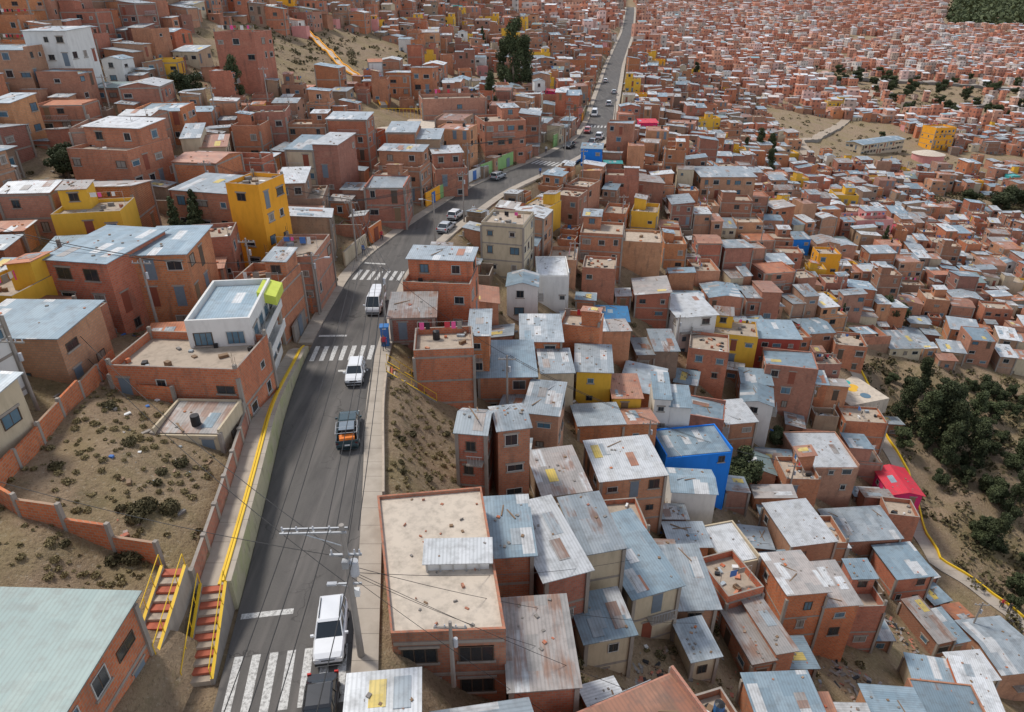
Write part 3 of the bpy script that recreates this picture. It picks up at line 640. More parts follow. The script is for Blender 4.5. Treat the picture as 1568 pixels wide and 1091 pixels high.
for a in np.arange(29.5,50,2.9):
    zt=float(hw(a))+1.35; sweep(mb,[a,a+1.45,a+2.9],-5.62,-5.42,-.3,zt,'brick','concrete'); x,y=at(a,-5.5); mb.rbox(x,y,0,.3,.3,zt+.12,'concrete')
obj('brick_wall',mb.mesh('brick_wall'))
mb=MB(); sweep(mb,list(np.arange(38.5,57,1.5)),4.9,5.08,-.6,.42,'concrete','terrace'); obj('low_wall',mb.mesh('low_wall'))
wr=random.Random(4); y=64.
while y<232:
    n=wr.uniform(3.5,8); h=wr.uniform(1.9,3.1); c=wr.choice(['brick','brick','cream','cream','green','teal','ochre','brick_pale','adobe','whitewash','orangepaint'] if y>88 else ['brick','brick_pale','cream','concrete'])
    if wr.random()<.8:
        mb=MB(); sweep(mb,[y,y+n/2,y+n],-5.35,-5.12,-.3,h,c,'concrete')
        if wr.random()<.6: x_,y_=at(y+n*.5,-5.1); mb.rbox(x_,y_,.1,.12,1.3,2.,wr.choice(['door_metal','door_rust','cloth_blue','wood']),-hd(y))
        obj('painted_wall' if c in('green','teal','ochre','orangepaint') else 'boundary_wall',mb.mesh('wall'))
    y+=n+wr.choice([.0,.0,1.2,3.])
def stairs(name,p0,p1,width,n,tread='steptread',rail=True):
    mb=MB(); p0=Vector(p0);p1=Vector(p1); d=p1-p0; a=math.atan2(d.y,d.x); hl=math.hypot(d.x,d.y)/n; lo=min(p0.z,p1.z)-1.5
    for k in range(n):
        t=(k+.5)/n; p=p0+d*t; z=p0.z+d.z*((k+ (1 if d.z>0 else 0))/n); mb.rbox(p.x,p.y,lo,hl*.98,width,z-lo,tread if k%2 else 'terrace',a)
    if rail:
        nx_,ny_=-math.sin(a),math.cos(a)
        for s in(-1,1):
            q0=p0+Vector((nx_,ny_,0))*s*(width/2+.1); q1=p1+Vector((nx_,ny_,0))*s*(width/2+.1)
            u=Vector((nx_,ny_,0))*.09
            mb.hexa([(*(q0-u).xy,lo),(*(q1-u).xy,lo),(*(q1+u).xy,lo),(*(q0+u).xy,lo),(*(q0-u).xy,q0.z+.3),(*(q1-u).xy,q1.z+.3),(*(q1+u).xy,q1.z+.3),(*(q0+u).xy,q0.z+.3)],'concrete','yellowpaint')
            for k in range(5):
                q=q0+(q1-q0)*k/4; mb.cyl((q.x,q.y,q.z+.3),(q.x,q.y,q.z+1.1),.025,.025,'yellowpaint',5)
            mb.cyl((q0.x,q0.y,q0.z+1.1),(q1.x,q1.y,q1.z+1.1),.03,.03,'yellowpaint',5)
    obj(name,mb.mesh(name))
a0=at(24.5,-4.5);a1=at(29.5,-4.5); stairs('staircase',(a0[0],a0[1],.05),(a1[0],a1[1],2.0),1.2,12)
stairs('staircase',(-19.0,23.8,2.0),(-19.2,28.6,3.6),1.1,10)
stairs('staircase',(-12.2,58.2,.15),(-7.6,58.8,-3.6),1.7,18)
stairs('staircase',(2.2,61.5,-9.5),(6.4,58.5,-13),1.4,14,'concrete')
def wall_line(name,pts,h,mat='brick',seg=2.6,cap='concrete'):
    mb=MB()
    for a,b in zip(pts,pts[1:]):
        D=math.hypot(b[0]-a[0],b[1]-a[1]); n=max(1,int(D/seg)); ang=math.atan2(b[1]-a[1],b[0]-a[0])
        for k in range(n):
            t=(k+.5)/n; x=a[0]+(b[0]-a[0])*t;y=a[1]+(b[1]-a[1])*t; z=Hf(x,y)
            mb.rbox(x,y,z-1.5,D/n-.25,.18,h+1.5,mat,ang); 
            mb.rbox(x+(math.cos(ang))*D/n/2,y+math.sin(ang)*D/n/2,z-1.5,.24,.24,h+1.62,cap,ang)
    obj(name,mb.mesh(name))
wall_line('brick_wall',[(-33.0,50),(-31.5,32.6),(-29,31.2),(-20.5,29.6)],1.5)
wall_line('brick_wall',[(-29.5,46.2),(-26.5,45.8)],1.2)
def trail(name,pts,w,mat,off=.08,edge=None,both=False):
    mb=MB(); P=[]
    for a,b in zip(pts,pts[1:]):
        D=math.hypot(b[0]-a[0],b[1]-a[1]); n=max(1,int(D/1.2))
        P+=[(a[0]+(b[0]-a[0])*k/n,a[1]+(b[1]-a[1])*k/n) for k in range(n)]
    P.append(pts[-1]); L=[];Rr=[]
    for i,p in enumerate(P):
        q=P[min(i+1,len(P)-1)];o=P[max(i-1,0)]; dx,dy=q[0]-o[0],q[1]-o[1];m=math.hypot(dx,dy);nx_,ny_=-dy/m*w/2,dx/m*w/2
        z=max(Hf(p[0]+nx_,p[1]+ny_),Hf(p[0]-nx_,p[1]-ny_),Hf(p[0],p[1]))+off
        L.append((p[0]+nx_,p[1]+ny_,z));Rr.append((p[0]-nx_,p[1]-ny_,z))
    dn=lambda q:(q[0],q[1],q[2]-2.5)
    for i in range(len(P)-1):
        mb.hexa([dn(L[i]),dn(Rr[i]),dn(Rr[i+1]),dn(L[i+1]),L[i],Rr[i],Rr[i+1],L[i+1]],'stone',mat)
        if edge:
            e=lambda q,k:(q[0]+k,q[1],q[2]+.35); e2=lambda q,k:(q[0]+k,q[1],q[2]-.05)
            for (A,B) in (((L[i],L[i+1]),(Rr[i],Rr[i+1])) if both else ((L[i],L[i+1]),)): mb.hexa([e2(A,-.12),e2(A,.12),e2(B,.12),e2(B,-.12),e(A,-.12),e(A,.12),e(B,.12),e(B,-.12)],edge)
    obj(name,mb.mesh(name))
trail('footpath',TR,2.2,'pavement',.1,'yellowpaint')
trail('stair_path',[(-62,222),(-52,205),(-44,190),(-36,178),(-29,163)],1.6,'slab',.5,'ochre',True)
trail('dirt_road',[(130,300),(140,346),(150,352),(192,414),(254,516),(300,600)],5,'terrace',.3)
trail('highway',[(240,560),(280,600),(350,600),(410,582),(520,560)],12,'concrete',1.5)
trail('highway',[(300,500),(360,520),(450,500)],8,'concrete',1.0)
mb=MB(); 
for k in range(10):
    a=k*.63; mb.cyl((math.cos(a)*1.6*(k%3)*.7,math.sin(a)*1.9*(k%3)*.7,.0),(math.cos(a)*1.6*(k%3)*.7,math.sin(a)*1.9*(k%3)*.7,.02+.004*k),.9,.9,['glass_blue','yellow','teal','slab'][k%4],16)
mb.box(-4.2,4.2,-4.5,4.5,-3,0,'slab'); obj('painted_plaza',mb.mesh('plaza'),(62,107,Hf(62,107)+.9),.3)
# ------------------------------------------------ foliage
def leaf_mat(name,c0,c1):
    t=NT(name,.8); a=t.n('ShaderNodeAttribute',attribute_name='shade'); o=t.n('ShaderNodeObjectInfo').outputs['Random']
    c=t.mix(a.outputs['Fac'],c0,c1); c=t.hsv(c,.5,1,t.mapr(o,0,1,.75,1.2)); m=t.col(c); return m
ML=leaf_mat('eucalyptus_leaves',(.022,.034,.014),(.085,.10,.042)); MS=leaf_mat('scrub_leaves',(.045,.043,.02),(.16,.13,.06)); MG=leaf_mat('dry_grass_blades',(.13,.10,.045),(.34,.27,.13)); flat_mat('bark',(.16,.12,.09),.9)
def foliage(name,clumps,leaf,n,mat,trunk=None,seed=0,shadebase=None):
    R=np.random.RandomState(seed); clumps=np.array(clumps,float); K=len(clumps)
    vol=clumps[:,3]*clumps[:,4]; idx=R.choice(K,n,p=vol/vol.sum())
    dr=R.normal(size=(n,3)); dr/=np.linalg.norm(dr,axis=1)[:,None]; rad=R.uniform(.35,1.08,n)**.6
    c=clumps[idx]; ctr=c[:,:3]+dr*rad[:,None]*np.stack([c[:,3],c[:,3],c[:,4]],1)
    nrm=dr+R.normal(size=(n,3))*.8; nrm/=np.linalg.norm(nrm,axis=1)[:,None]
    a=np.cross(nrm,R.normal(size=(n,3))); a/=np.linalg.norm(a,axis=1)[:,None]; b=np.cross(nrm,a)
    s=leaf*R.uniform(.6,1.3,(n,1)); q=np.stack([ctr-a*s-b*s*.55,ctr+a*s*.3-b*s*.7,ctr+a*s+b*s*.5,ctr-a*s*.2+b*s*.75],1).reshape(-1,3)
    mb=trunk or MB(); nv=len(mb.v); nf=len(mb.f)
    vs=np.concatenate([np.array(mb.v).reshape(-1,3),q]) if nv else q
    me=bpy.data.meshes.new(name); faces=[tuple(f) for f in mb.f]+[(nv+4*i,nv+4*i+1,nv+4*i+2,nv+4*i+3) for i in range(n)]
    me.from_pydata(vs.tolist(),[],faces); me.materials.append(mat); me.materials.append(MATS[MI['bark']])
    me.polygons.foreach_set('material_index',np.array([1]*nf+[0]*n,dtype=np.int32))
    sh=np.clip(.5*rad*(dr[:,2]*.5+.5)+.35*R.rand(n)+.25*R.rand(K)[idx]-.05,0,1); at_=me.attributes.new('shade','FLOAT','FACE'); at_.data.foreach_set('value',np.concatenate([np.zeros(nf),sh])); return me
def tree_mesh(kind,seed):
    r=random.Random(seed); mb=MB(); cl=[]
    if kind=='tall':
        pts=[Vector((0,0,-1)),Vector((.2,.1,3)),Vector((.1,-.2,6)),Vector((.3,.1,9.5))]
        for k in range(3): mb.cyl(pts[k],pts[k+1],.3-.08*k,.22-.08*k,'bark',7,False)
        for k in range(24):
            z=r.uniform(1.6,11.0); a=r.uniform(0,6.28); rr=r.uniform(.2,2.4)*(1.05-.06*z); p=(math.cos(a)*rr,math.sin(a)*rr,z); mb.cyl((.15,0,z-1.2),p,.08,.03,'bark',5,False); cl.append((*p,r.uniform(.7,1.3),r.uniform(.8,1.5)))
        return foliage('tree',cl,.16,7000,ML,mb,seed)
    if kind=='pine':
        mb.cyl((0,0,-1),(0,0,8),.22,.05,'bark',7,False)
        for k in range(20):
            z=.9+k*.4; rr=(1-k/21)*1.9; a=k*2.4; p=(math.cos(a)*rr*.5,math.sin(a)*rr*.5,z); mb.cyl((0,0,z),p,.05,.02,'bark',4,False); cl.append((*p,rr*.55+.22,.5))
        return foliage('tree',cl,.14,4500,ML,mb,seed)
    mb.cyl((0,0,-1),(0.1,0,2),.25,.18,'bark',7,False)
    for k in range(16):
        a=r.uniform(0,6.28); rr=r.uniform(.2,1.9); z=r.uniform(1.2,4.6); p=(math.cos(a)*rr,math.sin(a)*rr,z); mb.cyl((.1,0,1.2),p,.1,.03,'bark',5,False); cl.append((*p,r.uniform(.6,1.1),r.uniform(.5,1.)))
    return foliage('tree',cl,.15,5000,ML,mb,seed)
TM={k:[tree_mesh(k,s) for s in(1,2,3)] for k in('tall','pine','round')}
def tree(kind,x,y,s=1.,nm=None):
    nm=nm or {'tall':'eucalyptus_tree','pine':'pine_tree','round':'broadleaf_tree'}[kind]
    obj(nm,rng.choice(TM[kind]),(x,y,Hf(x,y)-.2),rng.uniform(0,6.28),(s*rng.uniform(.85,1.15),s*rng.uniform(.85,1.15),s))
for x,y,s in((.5,226,1.7),(3.5,229,1.35),(-2.5,231,1.1),(-5.6,181,.8)): tree('tall',x,y,s)
for x,y,s in((71,104,.85),(73,101,.9),(76,102,1.0),(77.5,99,.95),(79,103,.95),(78.4,113,.7),(80,96,.9),(75,96,.8),(75,80,.65),(82.5,87.6,.75),(86,90,.8),(90,97,.85),(84,104,.8)): tree('tall',x,y,s)
for x,y,s in((84.8,138,1.3),(31.2,75,1.1),(29.5,73,.8),(44.3,85.8,.7),(41,88,.6),(68,98,.8),(190,262,1.8),(200,268,2.),(206,262,1.6),(182,268,1.4),(-61.8,138.7,1.),(-60,93,.9),(-62,95,.8)): tree('round',x,y,s)
for x,y,s in((-38.2,80.7,.9),(-37.2,78,.8),(-39,77,.8),(-36.8,75.5,.6),(101,178,1.0)): tree('pine',x,y,s)
for k in range(60):
    x=rng.uniform(240,420);y=rng.uniform(450,640); tree('round',x,y,rng.uniform(.9,1.8))
for k in range(18):
    x=rng.uniform(-60,230);y=rng.uniform(120,420)
    if abs(x-float(xc(y)))>8: tree(rng.choice(['round','pine','tall']),x,y,rng.uniform(.5,.9))
for k in range(85):
    x=rng.uniform(72,112);y=rng.uniform(62,117); tree('round',x,y,rng.uniform(.35,.9))
def scat(cl,n,fx,smin,smax):
    for k in range(n):
        x,y=fx(); s=rng.uniform(smin,smax); cl.append((x,y,Hf(x,y)+s*.25,s,s*.55))
cl=[]
scat(cl,900,lambda:(rng.uniform(67,125),rng.uniform(48,122)),.5,1.6)
scat(cl,130,lambda:(-57+rng.gauss(0,9),185+rng.gauss(0,18)),.4,1.0)
scat(cl,90,lambda:(-46+rng.gauss(0,8),220+rng.gauss(0,25)),.5,1.4)
scat(cl,130,lambda:(rng.uniform(138,222),rng.uniform(310,420)),.5,1.6)
scat(cl,200,lambda:(rng.uniform(165,230),rng.uniform(250,285)),1,2.6)
scat(cl,260,lambda:(rng.uniform(240,430),rng.uniform(450,650)),1,3)
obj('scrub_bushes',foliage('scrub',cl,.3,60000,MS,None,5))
cl=[]
scat(cl,380,lambda:(rng.uniform(-33,-21),rng.uniform(27,48)),.06,.3)
scat(cl,260,lambda:(lambda yy:(float(xc(yy))+rng.uniform(5.4,12),yy))(rng.uniform(39,57)),.06,.28)
obj('dry_grass',foliage('grass',cl,.06,42000,MG,None,8))
cl=[]; scat(cl,10,lambda:(rng.uniform(-31,-21.5),rng.uniform(28,47)),.3,.6)
scat(cl,5,lambda:(-22.6+rng.gauss(0,.6),33+rng.gauss(0,1.5)),.4,.8); scat(cl,6,lambda:(rng.uniform(-9.5,-6),rng.uniform(41,54)),.25,.45)
obj('field_bushes',foliage('bushes',cl,.08,8000,MS,None,9))
def rnd():
    y=rng.uniform(30,300); return (rng.uniform(-.78*y,.78*y),y)
cl=[]
for k in range(2600):
    x,y=rnd(); ix=int((x-OX)/RES);iy=int((y-OY)/RES)
    if 0<=ix<1400 and (not occ[ix,iy] or (bare[ix,iy] and rng.random()<.4)): s=rng.uniform(.2,.6); cl.append((x,y,Hf(x,y)+s*.2,s,s*.6))
obj('yard_weeds',foliage('weeds',cl,.13,45000,MS,None,6))
cl=[]
for k in range(1500):
    y=rng.uniform(1150,2050); x=rng.uniform(.575*y,.575*y+520); cl.append((x,y,Hf(x,y)+4,10,7))
obj('distant_forest',foliage('forest',cl,3.4,26000,ML,None,6))
mb=MB()
for k in range(7500):
    x,y=rnd(); 
    if y>150: continue
    ix=int((x-OX)/RES);iy=int((y-OY)/RES)
    if occ[ix,iy] and not bare[ix,iy] and not (-34<x<-21 and 27<y<48 and rng.random()<.6): continue
    if abs(x-float(xc(y)))<5.4: continue
    s=rng.uniform(.07,.3); mb.rbox(x,y,Hf(x,y)-.05,s*rng.uniform(.6,3),s,s*rng.uniform(.3,.8),rng.choice(['stone','stone','brick','wood','wood','galv','cloth_white','adobe','concrete','cloth_blue','rusty']),rng.random()*3)
for (cx_,cy_,rx_,ry_) in((35,45,4,2.8),(48,58,2.3,3.6),(11,33.5,2,2.1),(57,66,2,3),(40,72,2,2)):
    for k in range(110):
        a=rng.uniform(0,6.28);q=rng.random()**.5; x=cx_+math.cos(a)*q*rx_;y=cy_+math.sin(a)*q*ry_; s=rng.uniform(.06,.3); mb.rbox(x,y,Hf(x,y)-.03,s*rng.uniform(.6,4),s,s*rng.uniform(.3,.9),rng.choice(['stone','brick','wood','wood','concrete','tank','rusty']),rng.random()*3)
obj('scattered_debris',mb.mesh('debris'))
# ------------------------------------------------ vehicles
for nm,c in(('car_white',(.72,.73,.74)),('car_black',(.012,.013,.016)),('car_teal',(.02,.05,.06)),('car_silver',(.38,.4,.42)),('car_red',(.35,.03,.02))):
    t=NT(nm,.28,0.,.6); t.b.inputs['Coat Weight'].default_value=.5; reg(nm,t.col(t.mix(t.mapr(t.noise(t.tc(),2,3),.4,.8,0,.2),c,tuple(x*.75 for x in c))))
flat_mat('tyre',(.02,.02,.02),.9); flat_mat('plastic',(.035,.035,.037),.6); flat_mat('lamp_red',(.5,.02,.015),.3); flat_mat('lamp_clear',(.7,.7,.68),.15); flat_mat('tarp_orange',(.75,.2,.03),.6)
def vehicle(kind,paint,x,y,rot,nm,sc_=1.):
    P={'suv':(4.4,1.86,1.0,1.7,[(-.5,.62,.80),(-.485,.95,.93),(-.40,1.0,1),(.13,1.02,1),(.19,1.01,1),(.41,.93,.97),(.48,.82,.88),(.5,.6,.8)],(-.475,-.43,.02,.19)),
       'sedan':(4.4,1.75,.90,1.42,[(-.5,.55,.80),(-.485,.85,.92),(-.30,.92,1),(.17,.93,1),(.22,.91,1),(.42,.82,.96),(.485,.7,.86),(.5,.5,.78)],(-.40,-.26,.05,.225)),
       'hatch':(3.9,1.68,.92,1.48,[(-.5,.55,.80),(-.485,.9,.92),(-.40,.94,1),(.17,.95,1),(.24,.93,1),(.42,.84,.96),(.485,.7,.86),(.5,.5,.78)],(-.475,-.40,.07,.255)),
       'pickup':(5.0,1.80,1.0,1.72,[(-.5,.70,.92),(-.495,.74,.98),(-.1,.74,1),(-.09,1.0,1),(.2,1.02,1),(.24,1.0,1),(.43,.93,.97),(.49,.8,.88),(.5,.6,.8)],(-.11,-.08,.13,.25)),
       'van':(4.9,1.80,1.08,2.05,[(-.5,.7,.88),(-.49,1.05,.97),(-.42,1.09,1),(.32,1.09,1),(.40,1.05,.99),(.47,.95,.93),(.495,.75,.86),(.5,.55,.8)],(-.49,-.47,.28,.44))}[kind]
    L,W,belt,zr,body,cab=P; mb=MB(); n=8; b=len(mb.v)
    for (t_,zt,hf) in body:
        w=W/2*hf; 
        for px,pz in((-w*.92,.25),(-w,.5),(-w*.985,zt-.12),(-w*.88,zt),(w*.88,zt),(w*.985,zt-.12),(w,.5),(w*.92,.25)): mb.v.append((px,t_*L,pz))
    for k in range(len(body)-1):
        for j in range(n):
            a=b+n*k+j;a2=b+n*k+(j+1)%n; mb.f.append((a,a2,a2+n,a+n)); mb.m.append(MI['plastic'] if j==7 else MI[paint])
    mb.f.append(tuple(b+j for j in range(n))[::-1]); mb.m.append(MI[paint]); e=b+n*(len(body)-1); mb.f.append(tuple(e+j for j in range(n))); mb.m.append(MI[paint])
    yb0,yt0,yt1,yb1=[q*L for q in cab]; wb=W/2*.875; wt=W/2*.73
    lo=[(-wb,yb0,belt-.03),(wb,yb0,belt-.03),(wb,yb1,belt-.03),(-wb,yb1,belt-.03)]; hi=[(-wt,yt0,zr-.05),(wt,yt0,zr-.05),(wt,yt1,zr-.05),(-wt,yt1,zr-.05)]
    mb.hexa(lo+hi,'glass',paint)
    mb.hexa([(-wt-.04,yt0-.05,zr-.06),(wt+.04,yt0-.05,zr-.06),(wt+.04,yt1+.05,zr-.06),(-wt-.04,yt1+.05,zr-.06),(-wt+.06,yt0+.06,zr+.01),(wt-.06,yt0+.06,zr+.01),(wt-.06,yt1-.1,zr+.01),(-wt+.06,yt1-.1,zr+.01)],paint)
    fr=[0,1] if kind in('pickup',) else ([0,.36,.7,1] if kind=='van' else [0,.3,.62,1])
    for s in(-1,1):
        for q in fr:
            p0=Vector((s*(wb+.012),yb0+(yb1-yb0)*q,belt-.04)); p1=Vector((s*(wt+.012),yt0+(yt1-yt0)*q,zr-.04)); mb.cyl(p0,p1,.045,.04,paint,5,False)
        mb.cyl((s*(wb+.01),yb0,belt-.01),(s*(wb+.01),yb1,belt-.01),.03,.03,paint,5,False)
        for yy in(-.31*L,.31*L):
            mb.cyl((s*(W/2-.2),yy,.34),(s*(W/2+.015),yy,.34),.34,.34,'tyre',14); mb.cyl((s*(W/2+.015),yy,.34),(s*(W/2+.03),yy,.34),.2,.18,'steel',10)
            mb.cyl((s*(W/2-.1),yy,.36),(s*(W/2+.004),yy,.36),.41,.41,'plastic',14)
        mb.rbox(s*(W/2+.09),yb1-.25,belt-.02,.2,.12,.15,paint)
        mb.rbox(s*W*.36,L*.478,.62,W*.18,.12,.15,'lamp_clear'); mb.rbox(s*W*.40,-L*.485,.68,W*.12,.1,.24,'lamp_red')
        mb.box(s*(W/2-.01)-.02,s*(W/2-.01)+.02,-.2*L,.2*L,.42,.47,'plastic',bot=True)
    mb.rbox(0,L*.487,.55,W*.42,.08,.16,'plastic'); mb.rbox(0,L*.49,.3,W*.84,.1,.2,'plastic'); mb.rbox(0,-L*.49,.3,W*.84,.1,.2,'plastic'); mb.rbox(0,-L*.505,.62,.42,.02,.13,'lamp_clear')
    if kind=='suv':
        for s in(-1,1): mb.cyl((s*wt*.9,yt0+.2,zr+.06),(s*wt*.9,yt1-.2,zr+.06),.03,.03,'plastic',5)
        for s in(-1,1): mb.box(s*W*.22-.012,s*W*.22+.012,yb1+.15,L*.43,.95,1.02,'plastic') if False else None
    if kind=='pickup':
        bw=W/2*.93
        for s in(-1,1): mb.box(s*bw-.05,s*bw+.05,-L*.49,-L*.11,.7,1.08,paint)
        mb.box(-bw,bw,-L*.495,-L*.48,.7,1.08,paint); mb.box(-bw+.05,bw-.05,-L*.48,-L*.11,.74,.78,'plastic')
        for yy in(-.47,-.3,-.13):
            for s in(-1,1): mb.cyl((s*bw,L*yy,1.05),(s*bw,L*yy,1.75),.03,.03,'steel',5)
            mb.cyl((-bw,L*yy,1.75),(bw,L*yy,1.75),.03,.03,'steel',5)
        for s in(-1,1): mb.cyl((s*bw,-L*.47,1.75),(s*bw,-L*.13,1.75),.03,.03,'steel',5)
        mb.rbox(0,-L*.42,.78,1.2,.6,.5,'tarp_orange',.1); mb.rbox(.1,-L*.25,.78,1.1,1.,.55,'tank',.05); mb.rbox(0,-L*.26,1.72,1.2,1.2,.05,'door_metal',0)
    if kind=='van':
        for yy in(-1.6,-.6,.4): mb.box(-wt*.9,wt*.9,yy,yy+.04,zr+.012,zr+.035,paint)
    o=obj(nm,mb.mesh(nm),(x,y,.0+float(np.interp(y,BY,BZ))+.005),rot,(sc_,sc_,sc_)); bv=o.modifiers.new('b','BEVEL'); bv.width=.03; bv.segments=2; bv.limit_method='ANGLE'; bv.angle_limit=.7
def car_at(kind,paint,y,d,back,nm,sc_=1.):
    x,yy=at(y,d); vehicle(kind,paint,x,yy,-hd(y)+(math.pi if back else 0),nm,sc_)
car_at('suv','car_white',26.5,2.25,True,'white_suv',.92); car_at('sedan','car_black',21.5,2.1,True,'black_sedan')
car_at('pickup','car_teal',46.8,2.2,False,'pickup_truck'); car_at('hatch','car_white',56.6,2.1,True,'white_hatchback'); car_at('van','car_white',73.2,1.8,True,'white_minibus')
car_at('hatch','car_white',110,1.9,False,'white_hatchback'); car_at('sedan','car_silver',103.6,3.,False,'silver_car'); car_at('hatch','car_silver',135,-2.2,False,'silver_car'); car_at('sedan','car_black',166,-1.8,True,'dark_car')
car_at('suv','car_white',178.7,2.,False,'white_suv'); car_at('sedan','car_black',172,2.,False,'dark_car'); car_at('hatch','car_red',186,-2.,True,'red_car'); car_at('van','car_white',214,-2.2,True,'white_minibus'); car_at('suv','car_white',236,1.5,False,'white_suv')
car_at('sedan','car_silver',262,2.4,False,'silver_car'); car_at('hatch','car_white',290,-2,False,'white_hatchback')
# ------------------------------------------------ poles and wires
flat_mat('polec',(.30,.27,.24),.85); flat_mat('wire',(.03,.03,.03),.6); flat_mat('insul',(.45,.46,.48),.4)
def pole(x,y,h,arm=True,lamp=0,z=None):
    z=Hf(x,y) if z is None else z; mb=MB(); mb.cyl((0,0,-1),(0,0,h),.15,.09,'polec',9)
    if arm:
        mb.box(-.9,.9,-.05,.05,h-.5,h-.4,'polec',bot=True)
        for u in(-.8,-.3,.3,.8): mb.cyl((u,0,h-.4),(u,0,h-.22),.05,.04,'insul',6)
        mb.cyl((.24,0,h-1.9),(.24,0,h-1.3),.13,.13,'insul',8)
    if lamp:
        mb.cyl((0,0,h-1),(lamp,0,h-.6),.04,.035,'steel',6); mb.rbox(lamp*1.15,0,h-.68,.6,.24,.12,'insul')
    obj('utility_pole' if not lamp else 'street_lamp',mb.mesh('pole'),(x,y,z),rng.uniform(-.1,.1)); return (x,y,z+h)
mb=MB(); mb.cyl((0,0,-.5),(0,0,9.4),.20,.13,'polec',10)
for yy in(-.16,.16): mb.box(-3.0,.25,yy-.04,yy+.04,9.0,9.1,'steel',bot=True)
for u in(-2.9,-2.2,-1.4,-.6): mb.cyl((u,0,9.1),(u,0,9.34),.05,.04,'insul',7); mb.box(u-.04,u+.04,-.16,.16,8.96,9.0,'steel',bot=True)
mb.cyl((-2.2,0,8.98),(0,0,8.0),.03,.03,'steel',6)
mb.box(-.8,.8,-.06,.06,7.4,7.5,'steel',bot=True); mb.cyl((.33,0,6.1),(.33,0,7.0),.24,.24,'insul',12); mb.rbox(.0,-.3,6.9,.3,.3,.45,'steel')
for u in(-.7,.1,.45,.7): mb.cyl((u,0,7.5),(u,0,7.78),.06,.04,'insul',7)
mb.box(-.6,.6,-.05,.05,5.4,5.5,'steel',bot=True); mb.cyl((0,0,5.2),(-.9,.2,5.3),.035,.03,'steel',6); mb.rbox(-1.0,.2,5.2,.5,.2,.11,'insul'); mb.rbox(.25,.1,4.5,.3,.26,.45,'cloth_white')
PM=at(25.0,3.95); obj('utility_pole',mb.mesh('main_pole'),(PM[0],PM[1],.15),math.radians(2))
p=[(PM[0],PM[1],9.4)]
for y,d,h in((64.5,4.3,8.2),(88,-4.3,8.5),(108,4.2,8.),(128,-4.3,8.),(150,4.2,8.),(172,-4.3,8),(200,4.2,8.),(232,-4.2,8.)):
    x,yy=at(y,d); p.append(pole(x,yy,h,True,0,.1))
x,yy=at(71,-4.3); q1=pole(x,yy,7.5,True,1.5,.1); x,yy=at(96,4.2); pole(x,yy,7.5,False,-1.5,.1)
pl2=[pole(-3.3,25.4,4.2,True,0,-1.2),pole(-.5,61,8),pole(16,66,8),pole(38,74,8),pole(26,96,8),pole(49,95,8),pole(10,104,8),pole(-33,57.5,8),pole(-40,90,8),pole(-28.4,70,7.5),pole(-66,118,8),pole(70,135,8),pole(60,62,8),pole(-34.5,42,6)]
for k in range(24):
    y=rng.uniform(120,300);x=rng.uniform(-60,.7*y)
    if abs(x-float(xc(y)))>7: pl2.append(pole(x,y,8))
def wires(a,b,offs,sag=.7,r=.024):
    cu=bpy.data.curves.new('wire','CURVE'); cu.dimensions='3D'; cu.bevel_depth=r; cu.bevel_resolution=0
    for (ou,oz) in offs:
        s=cu.splines.new('POLY'); s.points.add(12)
        for k in range(13):
            t=k/12; s.points[k].co=(a[0]+(b[0]-a[0])*t+ou,a[1]+(b[1]-a[1])*t,a[2]+(b[2]-a[2])*t+oz-sag*4*t*(1-t),1)
    cu.materials.append(MATS[MI['wire']]); o=bpy.data.objects.new('power_line',cu); COL.objects.link(o)
for a,b in zip(p,p[1:]): wires(a,b,[(-.8,-.2),(-.3,-.2),(.3,-.2),(.8,-.2),(0,-1.9)])
wires((-11.6,25,9.2),(-19,88,8.3),[(0,0),(.7,0)],1.5); wires(p[0],(-7.5,-6,9.4),[(-2.5,0),(-1.6,0),(-.6,0),(.4,-1.8)],.3)
wires(p[0],(-36,50,11),[(0,-2.),(0,-4)],1.2); wires(p[0],(-48,36,13),[(0,-2.)],1.5); wires(q1,pl2[7],[(0,0),(.3,0)],.8); wires(pl2[7],(-60,64,16),[(0,0),(.3,.2),(.6,.1)],.8); wires(p[2],pl2[8],[(0,0),(.4,0)],.8)
wires(p[0],(3.6,28,0),[(0,-3)],.5,.018); wires(p[0],(14,36,-7),[(0,-2.5)],1.0,.018); wires(p[0],(9,24,-6),[(0,-3.2)],.6,.018); wires(p[0],(30,28,-14),[(0,-2.8)],1.5,.02)
wires(p[1],pl2[1],[(0,0)],.5); wires(pl2[1],pl2[2],[(0,0),(.3,0)],.5); wires(pl2[2],pl2[3],[(0,0),(.3,0)],.7); wires(p[0],(9,38,-2),[(0,-3)],.8,.018)
mb=MB(); mb.rbox(0,0,0,.8,.8,2.1,'tank_blue'); mb.rbox(0,0,2.1,.95,.95,.12,'tank_blue'); mb.rbox(0,-.41,.15,.6,.03,1.75,'cloth_blue'); mb.rbox(.2,-.44,1.,.06,.04,.12,'steel'); mb.rbox(0,-.42,1.95,.4,.03,.1,'cloth_white')
x,y=at(63.2,4.3); obj('portable_toilet',mb.mesh('toilet'),(x,y,.15),.1)
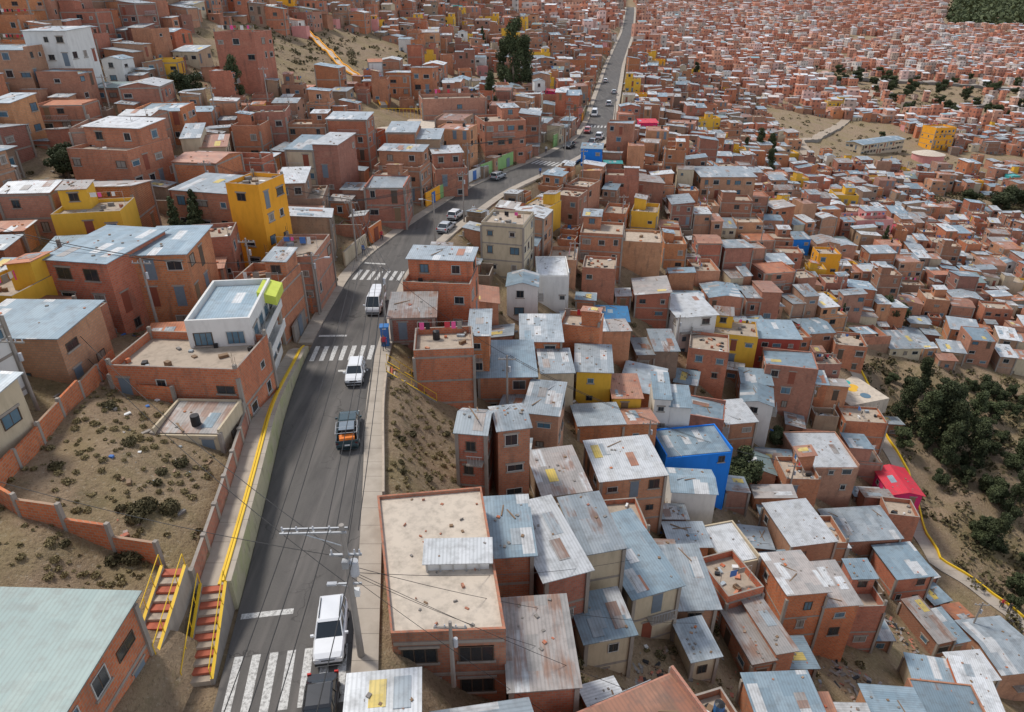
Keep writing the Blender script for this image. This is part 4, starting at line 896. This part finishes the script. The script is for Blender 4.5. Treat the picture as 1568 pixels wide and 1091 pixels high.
# ------------------------------------------------ people
flat_mat('skin',(.30,.16,.10),.6); flat_mat('hair',(.01,.008,.007),.6); flat_mat('trousers',(.04,.05,.09),.9); flat_mat('shoe',(.02,.02,.02),.7)
def person(x,y,z,rot,shirt,step=.18):
    J=[(0,0,.95),(0,0,1.12),(0,0,1.38),(0,0,1.5),(0,.02,1.60),(0,.02,1.68)]; Rd=[.14,.13,.15,.055,.085,.08]; E=[(0,1),(1,2),(2,3),(3,4),(4,5)]
    def ad(p,par,r_): J.append(p);Rd.append(r_);E.append((par,len(J)-1));return len(J)-1
    for s in(-1,1):
        k=ad((s*.1,0,.88),0,.095);k=ad((s*.11,s*step*.5+.03,.5),k,.065);k=ad((s*.11,s*step-.02,.09),k,.042);ad((s*.12,s*step+.12,.04),k,.04)
        k=ad((s*.19,0,1.40),2,.06);k=ad((s*.25,-s*step*.3-.03,1.12),k,.045);k=ad((s*.27,-s*step*.6+.03,.88),k,.032);h=ad((s*.27,-s*step*.6+.05,.80),k,.028)
        for q in range(4): f1=ad((s*.27,-s*step*.6+.02+q*.02,.755-.006*(q in(1,2))),h,.009); ad((s*.262,-s*step*.6+.025+q*.02,.725-.006*(q in(1,2))),f1,.008)
        ad((s*.25,-s*step*.6+.09,.77),h,.009)
    me=bpy.data.meshes.new('body'); me.from_pydata(J,E,[]); o=bpy.data.objects.new('tmp',me); COL.objects.link(o)
    m=o.modifiers.new('s','SKIN'); 
    for i,r_ in enumerate(Rd): me.skin_vertices[0].data[i].radius=(r_,r_*.8 if i<3 else r_)
    me.skin_vertices[0].data[0].use_root=True; o.modifiers.new('u','SUBSURF').levels=1
    dg=bpy.context.evaluated_depsgraph_get(); m2=bpy.data.meshes.new_from_object(o.evaluated_get(dg)); bpy.data.objects.remove(o)
    m2.materials.clear()
    for q in('skin','hair','trousers','shoe',shirt): m2.materials.append(MATS[MI[q]])
    for pl in m2.polygons:
        c=pl.center; ax=abs(c.x)
        pl.material_index=3 if c.z<.1 else 2 if (c.z<.95 and ax<.2) else 0 if (ax>.2 and c.z<.9) else 4 if c.z<1.48 else 1 if (c.z>1.66 or (c.z>1.56 and c.y<0)) else 0
        pl.use_smooth=True
    obj('pedestrian',m2,(x,y,z),rot)
try:
    person(71.2,69.2,Hf(71.2,69.2)+.25,2.,'plastic'); person(70.4,69.8,Hf(70.4,69.8)+.25,2.2,'cloth_red'); person(64.8,84,Hf(64.8,84)+.3,.3,'cloth_white')
    for yy_,d_,sh_ in((62,4.3,'cloth_red'),(90,-4.2,'cloth_blue'),(112,4.2,'cloth_white'),(70,4.1,'trousers'),(96,-4.2,'cloth_red'),(122,-4.2,'plastic'),(140,4.2,'cloth_blue'),(158,-4.2,'cloth_white')):
        x,y=at(yy_,d_); person(x,y,.15,rng.uniform(-.5,.5)+(math.pi if rng.random()<.5 else 0),sh_)
except Exception as ex: print('person fail',ex)
# ------------------------------------------------ light, sky, camera
SE,SA=math.radians(55),math.radians(-55)
w=bpy.data.worlds.new('World'); sc.world=w; w.use_nodes=True; nt=w.node_tree; bg=nt.nodes['Background']
sk=nt.nodes.new('ShaderNodeTexSky'); sk.sky_type='NISHITA'; sk.sun_disc=False; sk.sun_elevation=SE; sk.sun_rotation=SA; sk.air_density=1.; sk.dust_density=4.; sk.altitude=3600
hs=nt.nodes.new('ShaderNodeHueSaturation'); hs.inputs['Saturation'].default_value=.4; hs.inputs['Value'].default_value=1.65; nt.links.new(sk.outputs[0],hs.inputs['Color']); nt.links.new(hs.outputs[0],bg.inputs[0]); bg.inputs[1].default_value=.15
sd=bpy.data.lights.new('sun','SUN'); sd.energy=3.1; sd.angle=math.radians(11); sd.color=(1,.95,.88); so=bpy.data.objects.new('sun',sd); COL.objects.link(so)
dirv=Vector((math.sin(SA)*math.cos(SE),math.cos(SA)*math.cos(SE),math.sin(SE))); so.rotation_euler=dirv.to_track_quat('Z','Y').to_euler()
cam=bpy.data.cameras.new('camera'); cam.lens=23.99; cam.sensor_width=36; cam.clip_end=6000; co=bpy.data.objects.new('camera',cam); COL.objects.link(co); co.location=(0,0,32.5); co.rotation_euler=(math.radians(62),0,0); sc.camera=co
